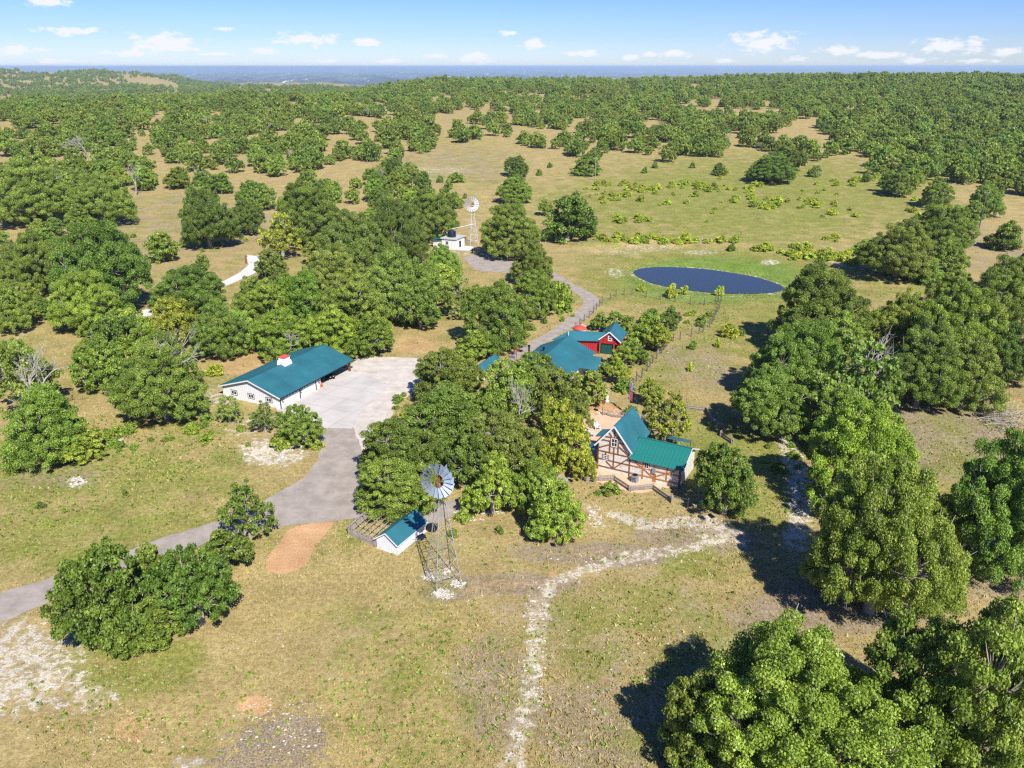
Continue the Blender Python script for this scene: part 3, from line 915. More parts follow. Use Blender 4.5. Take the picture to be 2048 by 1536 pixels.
def tree_px(xc, yc, w, h, kit, tone, label, name='oak_tree', cat='tree', group=None, parts=('trunk', 'crown'), vmax=.84):
    """a tree whose crown covers the given box of the photograph: solve its place, width and height"""
    b = 0.0; R = V = 3.0
    ks = KITS[kit if kit != 'O' else 'mid'][0]
    ratio = ks[4] / ks[3]
    for _ in range(8):
        x, y, z = G(xc, yc, V * (1 + ratio))
        zc = z + V * (1 + ratio)
        d = y * cP - (zc - CAMH) * sP
        s = FPX / d
        dep = math.atan2(CAMH - zc, y)
        R = w / 2 / s; A = h / 2 / s
        V = math.sqrt(max(A * A - (R * math.sin(dep)) ** 2, 0)) / math.cos(dep)
        V = min(max(V, .5 * R), vmax * R)
    if kit == 'O':
        kit = 'huge' if R > 7.4 else 'big' if R > 5.4 else 'mid' if R > 3.4 else 'small'
        k0 = KITS[kit][0]
    return add_tree(x, y, z, R, V, kit, tone, label, name, cat, group, parts=parts)


# crown boxes in the photograph: x, y, width, height, kit, tone, label
ADJ = {'g': 'green', 'd': 'dark', 'o': 'grey-green', 'l': 'light green', 'v': 'yellow-green'}
TREES = [
    (1590, 1415, 480, 400, 'O', 'l', 'largest light green oak in the lower right corner, its shadow falling left'),
    (1420, 1440, 200, 230, 'O', 'g', 'smaller oak tucked under the left side of the largest lower right oak'),
    (1945, 1375, 360, 440, 'O', 'g', 'big oak filling the bottom right corner with bare twigs at its top'),
    (1770, 1060, 310, 310, 'O', 'g', 'big spreading oak with pale trunk showing beside the rocky dry creek'),
    (1715, 895, 215, 250, 'O', 'v', 'yellow-green oak standing just behind the pale-trunked creek oak'),
    (1875, 1040, 120, 120, 'O', 'l', 'low bright bough-like oak right of the pale-trunked creek oak'),
    (2048, 985, 270, 270, 'O', 'd', 'dark oak cut by the right edge beside bare brown ground'),
    (1456, 953, 136, 150, 'O', 'd', 'round dark green tree beside the end wall of the timbered cottage'),
    (1332, 825, 112, 120, 'sparse', 'y', 'thin yellow-green tree behind the timbered cottage'),
    (1300, 780, 60, 70, 'O', 'l', 'young pale green tree beside the flagpole'),
    (1645, 605, 200, 160, 'O', 'd', 'dark oak at the right end of the pond, topmost of its clump'),
    (1605, 715, 200, 160, 'O', 'd', 'dark oak in the middle of the clump below the pond'),
    (1540, 800, 170, 130, 'O', 'g', 'oak at the lower left of the clump below the pond casting a black shadow'),
    (1720, 755, 190, 160, 'sparse', 'o', 'oak with bare grey boughs in the clump below the pond'),
    (1850, 720, 180, 170, 'O', 'd', 'oak right of the bare-boughed oak'),
    (1700, 835, 170, 130, 'O', 'l', 'fresh light oak closing the gap above the dry creek'),
    (1665, 675, 150, 110, 'O', 'g', 'oak in the heart of the clump below the pond'),
    (1775, 880, 120, 150, 'O', 'v', 'yellow-green oak on the right side above the pale-trunked creek oak'),
    (1800, 640, 130, 110, 'O', 'l', 'light oak above the pale rocks right of the pond clump'),
    (1925, 650, 190, 170, 'O', 'l', 'light green oak in the wood at the right edge, in front of the pond clump'),
    (2020, 575, 140, 140, 'O', 'g', 'oak at the right edge below the lone cedar'),
    (2015, 700, 130, 160, 'O', 'd', 'shaded oak at the right edge above the brush pile'),
    (1940, 740, 150, 130, 'O', 'o', 'olive oak behind the brush pile'),
    (1905, 570, 90, 80, 'O', 'g', 'small oak between the clump by the pole and the right-hand wood'),
    (1800, 490, 150, 100, 'O', 'g', 'middle oak of the clump left of the utility pole'),
    (1882, 448, 130, 96, 'O', 'd', 'upper oak of the clump left of the utility pole'),
    (1755, 505, 90, 60, 'O', 'l', 'left end oak of the clump left of the utility pole'),
    (1850, 540, 90, 50, 'cedar', 'd', 'low dark cedar at the foot of the clump by the utility pole'),
    (1905, 510, 70, 56, 'O', 'g', 'small oak at the right foot of the clump by the utility pole'),
    (2015, 470, 74, 56, 'cedar', 'd', 'lone dark cedar on dry grass right of the utility pole'),
    (1975, 395, 70, 60, 'O', 'g', 'oak directly behind the utility pole'),
    (1945, 425, 60, 44, 'cedar', 'g', 'low green cedar at the foot of the utility pole'),
    # round the house
    (895, 745, 150, 110, 'O', 'g', 'oak at the edge of the gravel yard left of the house'),
    (880, 830, 190, 130, 'O', 'd', 'dark oak in the left middle of the house grove'),
    (800, 890, 190, 130, 'O', 'd', 'oak at the left tip of the house grove beside the concrete apron'),
    (795, 960, 190, 100, 'O', 'g', 'low spreading oak over the grey road behind the white shed'),
    (1010, 775, 130, 110, 'O', 'g', 'oak in front of the small porch roof'),
    (1065, 745, 100, 80, 'O', 'g', 'oak against the left slope of the teal house roof'),
    (1125, 790, 130, 140, 'O', 'o', 'pale flowering tree before the gable of the teal house'),
    (1180, 770, 76, 110, 'O', 'o', 'narrow pale-leaved tree at the right corner of the teal house'),
    (1010, 880, 180, 140, 'O', 'o', 'pale olive oak in the centre of the house grove'),
    (1118, 870, 140, 140, 'O', 'y', 'yellowing oak beside the timbered cottage'),
    (940, 905, 120, 110, 'O', 'g', 'oak directly behind the near windmill wheel'),
    (985, 965, 120, 110, 'O', 'l', 'light oak with grey trunk right of the near windmill wheel'),
    (1065, 970, 110, 100, 'O', 'l', 'light oak behind the lowest oak of the house grove'),
    (1112, 1010, 118, 130, 'O', 'l', 'lowest oak of the house grove, drooping onto dry grass'),
    (1085, 1045, 80, 60, 'O', 'g', 'small oak at the foot of the lowest house grove oak'),
    (960, 830, 110, 90, 'O', 'd', 'dark oak between the pale olive oak and the bare-limbed crown'),
    (1165, 925, 60, 80, 'O', 'y', 'small yellow-green tree at the porch of the timbered cottage'),
    # lower left
    (205, 1180, 205, 230, 'O', 'd', 'dark oak at the left end of the roadside clump in the lower left'),
    (388, 1160, 165, 165, 'O', 'd', 'dark oak in the middle of the roadside clump in the lower left'),
    (300, 1140, 120, 110, 'O', 'g', 'oak filling the gap in the middle of the lower left roadside clump'),
    (280, 1240, 160, 110, 'O', 'd', 'low oak in front of the lower left roadside clump'),
    (492, 1010, 110, 160, 'sparse', 'd', 'tall thin oak leaning over the grey road'),
    (450, 1095, 110, 90, 'O', 'd', 'oak at the right end of the lower left roadside clump'),
    (603, 845, 92, 108, 'O', 'g', 'small oak before the near corner of the white garage'),
    (527, 828, 64, 70, 'sparse', 'g', 'thin young oak before the gable windows of the white garage'),
    (455, 815, 56, 80, 'sparse', 'o', 'slim grey-trunked oak left of the white garage'),
    # left
    (318, 745, 185, 200, 'O', 'g', 'big oak with bleached dead boughs left of the white garage'),
    (80, 840, 165, 170, 'O', 'd', 'dark oak at the left edge below the bleached dead crown'),
    (55, 745, 140, 120, 'sparse', 'o', 'half-dead oak with bleached fan of branches at the left edge'),
    (195, 725, 110, 110, 'O', 'd', 'oak between the half-dead oak and the big bleached-bough oak'),
    (150, 885, 110, 70, 'O', 'l', 'low light oak at the meadow edge on the left'),
    (195, 525, 195, 170, 'O', 'd', 'large dark oak left of the white drive, below the brush heap'),
    (60, 520, 130, 150, 'O', 'd', 'oak at the left edge beside the large dark oak'),
    (165, 595, 140, 110, 'O', 'l', 'bright green oak below the large dark oak on the left'),
    (15, 610, 100, 120, 'O', 'g', 'oak half cut off by the left edge'),
    (380, 570, 150, 86, 'O', 'd', 'dark oak standing over the white drive'),
    (432, 655, 115, 140, 'O', 'd', 'dark oak in the wood just below the white drive'),
    (340, 640, 100, 90, 'O', 'y', 'yellowish oak among the trees below the white drive'),
    (323, 494, 68, 56, 'cedar', 'd', 'single round bush-like cedar in the dry clearing'),
    (562, 465, 90, 96, 'sparse', 'y', 'thin olive oak with dark trunk at the head of the white drive'),
    (412, 430, 120, 110, 'O', 'd', 'dark many-stemmed oak in the clearing above the single round cedar'),
    (490, 430, 70, 100, 'O', 'd', 'narrow dark oak right of the many-stemmed oak'),
    (610, 420, 140, 110, 'O', 'd', 'broad dark oak above the thin olive oak'),
    (200, 392, 130, 86, 'O', 'g', 'dense low oak beside the bleached leaning snag'),
    (60, 380, 150, 110, 'O', 'g', 'oak at the left edge level with the dense low oak'),
    (790, 455, 130, 110, 'O', 'd', 'oak behind the pump house roof'),
    (860, 425, 110, 90, 'O', 'g', 'oak just left of the far windmill'),
    (705, 485, 150, 120, 'O', 'o', 'pale oak in the wood left of the pump house'),
    (795, 560, 170, 130, 'O', 'o', 'pale oak below the pump house'),
    (660, 545, 140, 110, 'O', 'o', 'grey-green oak right of the white drive'),
    (600, 600, 130, 110, 'O', 'v', 'fresh green tree in the wood behind the garage, nearest the white drive'),
    (530, 610, 120, 110, 'O', 'l', 'light tree below the end of the white drive'),
    (715, 610, 140, 120, 'O', 'g', 'oak in the middle of the wood behind the garage'),
    (840, 610, 90, 110, 'O', 'g', 'oak at the right side of the wood behind the garage'),
    (560, 660, 120, 90, 'O', 'v', 'fresh green tree directly behind the garage cupola'),
    (655, 655, 120, 90, 'O', 'v', 'fresh green tree behind the far end of the garage roof'),
    (740, 670, 100, 70, 'O', 'v', 'low fresh green tree by the garage carport'),
    (480, 660, 90, 110, 'O', 'g', 'oak at the left of the wood behind the garage'),
    (885, 530, 90, 100, 'O', 'g', 'oak beside the turning circle of the upper drive'),
    (770, 510, 90, 80, 'O', 'd', 'dark oak tucked behind the pale oak below the pump house'),
    (920, 590, 80, 90, 'sparse', 'o', 'grey mossy half-bare oak above the round roadside oak'),
    (988, 625, 140, 150, 'O', 'd', 'round dense oak beside the upper drive'),
    (945, 690, 90, 60, 'cedar', 'l', 'pale green thicket below the round roadside oak'),
    (1066, 520, 90, 110, 'O', 'g', 'upper oak of the pair standing at the drive bend'),
    (1068, 580, 100, 90, 'O', 'l', 'lower oak of the pair standing at the drive bend'),
    (1022, 450, 120, 106, 'O', 'g', 'oak with bare dark trunks right of the far windmill'),
    (1135, 432, 120, 90, 'cedar', 'd', 'dark cedar clump right of the far windmill'),
    (1175, 455, 44, 44, 'cedar', 'd', 'small dark cedar at the right foot of the dark clump'),
    (1030, 374, 74, 48, 'O', 'g', 'oak on the track above the far windmill'),
    (1032, 330, 54, 34, 'O', 'd', 'dark oak topmost in the row above the far windmill'),
    (1090, 412, 34, 34, 'O', 'g', 'slim oak between the far windmill oak and the dark clump'),
    (845, 360, 40, 50, 'O', 'd', 'upright dark tree left of the dry clearing above the far windmill'),
    (1170, 332, 66, 26, 'cedar', 'd', 'flat dark juniper patch beside the thin pasture pole'),
    (1545, 332, 100, 50, 'O', 'd', 'dark oak on the far side of the pasture'),
    (1590, 318, 50, 36, 'O', 'd', 'dark oak just right of the far pasture oak'),
    (1440, 338, 30, 24, 'cedar', 'd', 'small lone juniper left of the far pasture oak'),
    (1732, 355, 20, 18, 'cedar', 'd', 'tiny dark juniper among pale weeds on the pasture'),
    # garden by the house
    (1200, 640, 40, 44, 'small', 'g', 'small garden tree next to the drive above the red house wing'),
    (1240, 645, 66, 40, 'small', 'v', 'garden tree right behind the red wing roof'),
    (1290, 660, 70, 60, 'small', 'v', 'garden tree right of the red wing roof'),
    (1252, 702, 60, 52, 'small', 'l', 'pale garden tree in front of the red wing corner'),
    (1318, 672, 60, 60, 'small', 'y', 'yellow-leaved garden tree beside the wire fence'),
    (1342, 632, 46, 44, 'small', 'd', 'dark garden tree standing highest in the fenced yard'),
    (1236, 738, 56, 50, 'small', 'y', 'brownish garden tree before the red wing'),
    (1278, 706, 44, 50, 'small', 'd', 'dark garden tree at the right of the pale garden tree'),
    (1300, 630, 40, 30, 'small', 'g', 'garden tree left of the dark highest garden tree'),
]
for t_ in TREES:
    xx, yy, ww, hh, kt, tn, lb = t_
    tree_px(xx, yy, ww, hh, kt, tn, lb, 'cedar_tree' if kt == 'cedar' else 'oak_tree' if kt != 'small' else 'garden_tree', vmax=1.2 if yy > 1370 and xx > 1900 else .98 if yy > 860 else .84)
DEAD = [
    (265, 355, 60, 70, 'bleached leaning snag without leaves in the left wood'), (95, 370, 50, 90, 'bare grey snag at the left, next to the bleached leaning snag'),
    (170, 300, 90, 60, 'bleached bare crown above the dense low oak'), (765, 360, 46, 60, 'bare pale snag left of the far windmill'),
    (62, 775, 140, 170, 'white fan of dead branches topping the half-dead oak'), (330, 742, 160, 200, 'bleached dead boughs topping the big oak by the garage'),
    (1030, 825, 120, 170, 'bare curling limbs in the top of the house grove'), (1745, 740, 120, 160, 'bare grey limbs on top of the clump below the pond'),
    (895, 560, 50, 50, 'silvery dead tree below the turning circle'), (575, 690, 60, 70, 'thin leafless tree behind the white garage'),
    (1960, 790, 90, 60, 'fallen grey tree top on the brush pile'), (660, 660, 50, 60, 'leafless twiggy tree behind the garage roof'),
    (1530, 930 - 640, 20, 20, 'tiny grey snag at the far side of the pasture'),
]
for (xx, yy, ww, hh, lb) in DEAD:
    tree_px(xx, yy, ww, hh, 'dead', 'g', lb, 'dead_tree', parts=('trunk', 'branches'), vmax=1.6)

# ------------------------------------------------------------------ the wider woodland
CLEAR = [  # photo ellipses without trees: cx, cy, rx, ry
    (1340, 400, 330, 75), (1560, 400, 300, 55), (1250, 350, 130, 30), (960, 325, 130, 32), (1010, 300, 60, 16), (735, 256, 60, 16), (940, 238, 90, 12), (905, 262, 50, 12),
    (1490, 232, 110, 13), (1275, 330, 60, 20), (840, 340, 70, 18), (1110, 350, 60, 40), (1640, 300, 50, 18), (1700, 330, 70, 16), (590, 215, 40, 7), (395, 215, 36, 6), (520, 200, 20, 10),
    (690, 245, 40, 8), (1080, 232, 30, 6), (1230, 200, 40, 5), (350, 400, 60, 16), (425, 335, 30, 6), (620, 258, 40, 6), (780, 290, 24, 6), (430, 490, 170, 40), (300, 440, 70, 30), (700, 395, 30, 8), (100, 425, 150, 12), (560, 400, 30, 18),
    (880, 330, 30, 50), (1160, 250, 24, 8), (770, 215, 30, 6), (930, 157, 60, 3), (870, 385, 40, 30), (60, 415, 120, 12), (250, 420, 60, 30), (560, 375, 30, 16), (1300, 262, 40, 9), (1660, 240, 20, 6),
    (700, 300, 28, 8), (1900, 400, 90, 24), (1980, 420, 90, 26), (1390, 185, 50, 4), (1020, 195, 60, 5), (180, 215, 50, 5), (860, 205, 70, 5)]
FILL = [  # thick wood round the clearings
    [(570, 420), (820, 420), (880, 520), (890, 620), (840, 672), (720, 680), (560, 672), (490, 640), (540, 560), (640, 520)],
    [(0, 450), (100, 450), (230, 470), (290, 560), (220, 630), (120, 660), (0, 640)],
    [(1850, 570), (2060, 530), (2060, 780), (1900, 780), (1740, 770), (1800, 660)],
    [(1770, 520), (1900, 440), (1930, 480), (1860, 545)],
    [(120, 700), (400, 690), (390, 800), (200, 830), (0, 860), (0, 720)]]


def wood_points():
    rng = rs(5)
    out = []

    def grid(r0, r1, cell, azlim):
        n = int(2 * r1 * math.sin(R_(azlim)) / cell)
        gx, gy = np.meshgrid(np.arange(-n // 2, n // 2 + 1) * cell, np.arange(int(r0 * .7 / cell), int(r1 / cell) + 1) * cell)
        x = (gx + rng.uniform(-.5, .5, gx.shape) * cell).ravel(); y = (gy + rng.uniform(-.5, .5, gy.shape) * cell).ravel()
        r = np.hypot(x, y); az = np.degrees(np.arctan2(x, y))
        k = (r > r0) & (r <= r1) & (np.abs(az) < azlim)
        return x[k], y[k]
    for (r0, r1, cell, lim) in ((130, 268, 8.2, 36), (268, 560, 9.0, 36), (560, 1000, 9.6, 35), (1000, 1800, 12.5, 35)):
        out.append(grid(r0, r1, cell, lim))
    x = np.concatenate([o[0] for o in out]); y = np.concatenate([o[1] for o in out])
    z = zf(x, y); px, py = project(x, y, z)
    r = np.hypot(x, y)
    keep = np.ones(len(x), bool)
    # hand-placed country in front stays free
    fill = np.zeros(len(x), bool)
    for pl in FILL: fill |= inside(x, y, [px_flat(*q) for q in pl])
    keep = (py < 440) | fill
    keep &= ~((py > 418) & (px > 900) & ~fill)
    keep &= ~((py > 300) & (px > 930) & (px < 1130))
    dens = .72 + .26 * np.sin(x * .021 + 1.3) * np.sin(y * .017 + .4) + .22 * np.sin(x * .047 + y * .029) + .12 * np.sin(x * .11 - y * .06)
    dens = np.where(px > 1620, dens + .25, dens - .06 + .18 * np.sin(x * .19 + 2) * np.sin(y * .13 + x * .05))
    dens = np.where((py < 190), dens + .12, dens)
    op = np.sin(x * .033 + 1) * np.sin(y * .021 + 2) + .6 * np.sin(x * .071 - y * .043) + .4 * np.sin(x * .13 + y * .03)
    dens = np.where(px >= 1640, dens * (1 - sstep(.95, 1.15, op)), dens)
    dens = np.where(px < 1640, dens * (1 - sstep(.42, .68, op)), dens)
    for (cx, cy, rx, ry) in CLEAR:
        wob = 1 + .22 * np.sin(x * .09 + y * .05) + .15 * np.sin(x * .23 - y * .19)
        d = np.sqrt(((px - cx) / rx) ** 2 + ((py + 4 - cy) / ry) ** 2) * wob
        dens *= sstep(.82, 1.02, d)
    dens = np.where(fill, .5, dens)
    keep = keep & (rng.rand(len(x)) < dens)
    for (hx, hy, hr) in REG:
        q = np.where(fill, hr * .62, hr * .9 + 2)
        keep &= ~((np.abs(x - hx) < q) & (np.abs(y - hy) < q))
    x, y, z, r, px, py = (a[keep] for a in (x, y, z, r, px, py))
    Rad = (2.3 + 4.6 * rng.rand(len(x)) ** .8) * np.where(r > 1000, 1.2, 1.0) * np.where(py > 440, .92, 1.0)
    kind = rng.choice(5, len(x))
    # the valley and the hill beyond the left edge of the plateau
    n = 15000
    rr = np.sqrt(rng.uniform(1750 ** 2, 5300 ** 2, n)); az = np.radians(rng.uniform(-35, 8, n))
    x2, y2 = rr * np.sin(az), rr * np.cos(az)
    z2 = zf(x2, y2); p2, q2 = project(x2, y2, z2)
    d2 = .62 + .45 * np.sin(x2 * .0045 + 1) * np.sin(y2 * .0034) + .3 * np.sin(x2 * .011 + y2 * .006)
    for (cx, cy, rx, ry) in ((200, 168, 90, 3), (80, 146, 60, 4), (230, 160, 60, 2)):
        d2 *= sstep(.8, 1.05, np.sqrt(((p2 - cx) / rx) ** 2 + ((q2 - cy) / ry) ** 2))
    d2 = np.where(p2 > 360, np.maximum(d2, .85), d2)
    k2 = rng.rand(n) < d2 * .85
    x2, y2, z2, rr = x2[k2], y2[k2], z2[k2], rr[k2]
    R2 = rng.uniform(5, 9.5, len(x2))
    return (x, y, z, Rad, kind, r, px, py), (x2, y2, z2, R2)


(wx, wy, wz, wR, wk, wr, wpx, wpy), (vx, vy, vz, vR) = wood_points()
order = np.argsort(wr / wR)
N_IND = max(0, 296 - n_trees[0])
TWINS = {}
inview = [i for i in order if -20 < wpx[i] < 2068][:N_IND]
ind = set(inview)
rng = random.Random(77)
for i in inview:
    px_, py_ = wpx[i], wpy[i]
    tone = rng.choice('gggddoollv')
    if px_ < 300: reg = 'at the far left above the brush heap' if py_ < 330 else 'in the left wood around the half-dead oak' if py_ > 640 else 'in the left wood beside the white drive' if py_ > 430 else 'just above the dense low oak'
    elif px_ < 480: reg = 'around the big bleached-bough oak' if py_ > 640 else 'above the leaning snag' if py_ < 340 else 'around the dry clearing with the single cedar'
    elif px_ < 760: reg = 'between white drive and garage' if py_ > 500 else 'around the thin olive oak' if py_ > 400 else 'in the wood far behind the white drive'
    elif px_ < 930: reg = 'below the pump house' if py_ > 500 else 'left of the pump house' if py_ > 400 else 'beyond the clearing above the far windmill'
    elif px_ < 1150: reg = 'in the open wood above the oak row'
    elif px_ < 1480: reg = 'along the far side of the pasture, left of the far pasture oak'
    elif px_ < 1700: reg = 'behind the far pasture oak'
    elif py_ > 430: reg = 'in the wood at the right edge'
    else: reg = 'in the dense wood beyond the utility pole'
    ced = rng.random() < .18
    size = 'small ' if wR[i] < 4.4 else 'large ' if wR[i] > 5.8 else 'middling '
    lab = size + ADJ[tone] + (' cedar ' if ced else ' oak ') + reg
    t = add_tree(wx[i], wy[i], wz[i], wR[i] * .92, wR[i] * .92 * rng.uniform(.62, .85), 'cedar' if ced else ('mid' if wr[i] < 430 else 'far'), tone,
                 lab, 'cedar_tree' if ced else 'oak_tree', 'tree', 'trees ' + reg)
    TWINS.setdefault(lab, []).append((px_, t))
for lab, lst in TWINS.items():
    lst.sort(key=lambda q: q[0])
    names = {2: ('left of two', 'right of two'), 3: ('left of three', 'middle of three', 'right of three'), 4: ('first of four', 'second of four', 'third of four', 'last of four')}.get(len(lst))
    if names:
        for (q, t), w_ in zip(lst, names): t['label'] = lab + ', ' + w_

# everything farther: one mass of instanced trees
rest = [i for i in range(len(wx)) if i not in ind]
PX = np.concatenate([wx[rest], vx]); PY = np.concatenate([wy[rest], vy]); PZ = np.concatenate([wz[rest], vz]); PR = np.concatenate([wR[rest], vR])
nr_ = rs(9)
me = bpy.data.meshes.new('woodland')
me.vertices.add(len(PX)); me.vertices.foreach_set('co', np.stack([PX, PY, PZ], 1).astype(np.float32).ravel())
a = me.attributes.new('scl', 'FLOAT_VECTOR', 'POINT')
sx = PR / 6.0
a.data.foreach_set('vector', np.stack([sx, sx, sx * nr_.uniform(.75, 1.15, len(sx))], 1).astype(np.float32).ravel())
a = me.attributes.new('spin', 'FLOAT_VECTOR', 'POINT')
a.data.foreach_set('vector', np.stack([0 * sx, 0 * sx, nr_.uniform(0, 6.28, len(sx))], 1).astype(np.float32).ravel())
a = me.attributes.new('sort', 'INT', 'POINT')
a.data.foreach_set('value', nr_.choice(6, len(sx), p=[.193] * 5 + [.035]).astype(np.int32))
wood = link('woodland', me)
tag(wood, 'oak and cedar woodland covering the plateau to the skyline', 'woodland', kind='stuff')
wood.color = (1.0, .98, 1.0, 1)
ng = bpy.data.node_groups.new('woodland_trees', 'GeometryNodeTree')
ng.interface.new_socket('Geometry', in_out='INPUT', socket_type='NodeSocketGeometry')
ng.interface.new_socket('Geometry', in_out='OUTPUT', socket_type='NodeSocketGeometry')
gi, go = ng.nodes.new('NodeGroupInput'), ng.nodes.new('NodeGroupOutput')
jn = ng.nodes.new('GeometryNodeJoinGeometry')
far_src = []
for k in range(5):
    cmesh = KITS['far'][k][0]
    src = next((o for o in bpy.data.objects if o.type == 'MESH' and o.data == cmesh), None)
    if src is None:
        i = rest.pop()
        t = add_tree(wx[i], wy[i], wz[i], wR[i], wR[i] * .7, 'far', 'g', 'rounded green oak in the wood near the skyline', group='trees near the skyline', k=k)
        src = t.children[0]
    far_src.append(src)
far_src.append(next(o for o in bpy.data.objects if o.type == 'MESH' and o.data == KITS['dead'][1][0]))
for k in range(6):
    sp = ng.nodes.new('GeometryNodeSeparateGeometry'); sp.domain = 'POINT'
    na = ng.nodes.new('GeometryNodeInputNamedAttribute'); na.data_type = 'INT'; na.inputs['Name'].default_value = 'sort'
    cmpn = ng.nodes.new('FunctionNodeCompare'); cmpn.data_type = 'INT'; cmpn.operation = 'EQUAL'
    ia = [s_ for s_ in cmpn.inputs if s_.type == 'INT']
    ng.links.new(na.outputs[0], ia[0]); ia[1].default_value = k
    ng.links.new(gi.outputs[0], sp.inputs[0]); ng.links.new(cmpn.outputs[0], sp.inputs[1])
    ip = ng.nodes.new('GeometryNodeInstanceOnPoints')
    ob = ng.nodes.new('GeometryNodeObjectInfo'); ob.transform_space = 'ORIGINAL'; ob.inputs[0].default_value = far_src[k]
    ns = ng.nodes.new('GeometryNodeInputNamedAttribute'); ns.data_type = 'FLOAT_VECTOR'; ns.inputs['Name'].default_value = 'scl'
    nro = ng.nodes.new('GeometryNodeInputNamedAttribute'); nro.data_type = 'FLOAT_VECTOR'; nro.inputs['Name'].default_value = 'spin'
    ng.links.new(sp.outputs[0], ip.inputs['Points']); ng.links.new(ob.outputs['Geometry'], ip.inputs['Instance'])
    ng.links.new(ns.outputs[0], ip.inputs['Scale']); ng.links.new(nro.outputs[0], ip.inputs['Rotation'])
    ng.links.new(ip.outputs[0], jn.inputs[0])
ng.links.new(jn.outputs[0], go.inputs[0])
md = wood.modifiers.new('trees', 'NODES'); md.node_group = ng

# ------------------------------------------------------------------ shrubs and weeds
SHRUBS = [  # named ones
    (1342, 582, 26, 28, 'b', 'largest pale feathery shrub at the pond edge'), (1369, 580, 18, 18, 'b', 'small pale shrub just right of the largest pond shrub'),
    (1440, 582, 20, 20, 'b', 'pale round shrub at the pond end of the side fence'), (1283, 576, 20, 14, 'b', 'low pale shrub at the left of the pond bank'),
    (1458, 660, 44, 28, 'y', 'broad olive shrub right of the wire fence'), (1484, 664, 14, 16, 'g', 'small green shrub touching the broad olive shrub'),
    (1381, 734, 12, 20, 'b', 'narrow pale shrub alone on the meadow with a short shadow'), (1386, 690, 16, 18, 'l', 'small shrub below the corner of the wire fence'),
    (1436, 686, 12, 18, 'b', 'thin pale shrub left of the clump below the pond'), (1463, 494, 18, 16, 'd', 'dark round shrub on the dam above the pond'),
    (1120, 590, 66, 56, 'l', 'prickly pear thicket beside the bend of the upper drive'), (1090, 640, 14, 14, 'g', 'small shrub on the clay bank by the upper drive'),
    (1125, 660 - 22, 12, 10, 'g', 'tiny shrub on the clay bank nearest the drive'), (1000, 690, 40, 20, 'l', 'pale bush at the foot of the round roadside oak'),
    (912, 355, 36, 18, 'g', 'low bush in the clearing left of the oak row'), (880, 358, 16, 14, 'd', 'dark small bush in the clearing left of the low bush'),
    (897, 368, 20, 20, 'd', 'little dark tree-like bush above the far windmill'), (930, 392, 10, 10, 'd', 'dark scrap of bush above the far windmill wheel'),
    (1385, 330, 12, 12, 'd', 'little round juniper bush on the pasture edge'), (1310, 330, 14, 12, 'd', 'round juniper bush left of the little one'),
    (1290, 340, 14, 12, 'd', 'round juniper bush nearest the flat juniper patch'), (1078, 345, 14, 12, 'd', 'dark bush right of the oak row'),
    (1100, 330, 12, 10, 'd', 'smaller dark bush right of the oak row'), (905, 1065, 26, 18, 'g', 'low green bush right of the dark trough'), (926, 1032, 40, 24, 'l', 'leafy bush beside the garden path'),
    (1215, 985, 16, 16, 'g', 'green bush behind the rail fence'), (1225, 975, 40, 20, 'g', 'leafy vine bush inside the zigzag rail fence'), (1196, 985, 14, 12, 'd', 'little dark green bush at the left end of the rail fence'),
    (1210, 735, 30, 24, 'o', 'dry brownish bush before the red house wing'), (1250, 770, 50, 30, 'o', 'shaded bush row at the bend of the wire fence'), (1262, 822, 30, 24, 'd', 'shaded bush behind the stick fence'),
    (620, 695, 34, 26, 'v', 'fresh bush under the trees at the garage roof end'), (735, 700, 40, 24, 'v', 'yellow-green bush at the carport end of the garage'),
    (160, 845, 30, 20, 'l', 'pale weed bush on the meadow edge'), (235, 860, 30, 22, 'l', 'weed bush beside the white rock on the meadow'), (430, 740, 40, 20, 'b', 'pale shrub along the back of the garage'),
    (560, 880, 50, 24, 'l', 'low leafy bush under the tree at the garage corner'), (405, 520, 30, 24, 'o', 'bare twiggy bush above the white drive'), (1765, 1165, 40, 40, 'l', 'leafy sprout bush at the foot of the pale-trunked creek oak'),
    (1725, 1170, 50, 40, 'l', 'low sprouting bush left of the pale trunk'), (1840, 1150, 12, 14, 'l', 'tiny bush on bare ground right of the pale trunk'), (1000, 1060, 20, 16, 'g', 'small bush at the left foot of the drooping oak'),
    (130, 1020, 14, 12, 'g', 'green weed clump in the left meadow'), (80, 1010, 22, 14, 'd', 'dark weed clump in the left meadow'), (20, 935, 26, 30, 'g', 'dark green bush at the left edge of the meadow'), (250, 985, 12, 12, 'd', 'small dark weed on the left meadow above the road'),
]
for (xx, yy, ww, hh, tn, lb) in SHRUBS:
    tree_px(xx, yy, ww, hh, 'shrub', tn, lb, 'shrub', 'shrub', parts=('stem', 'foliage'), vmax=1.5)
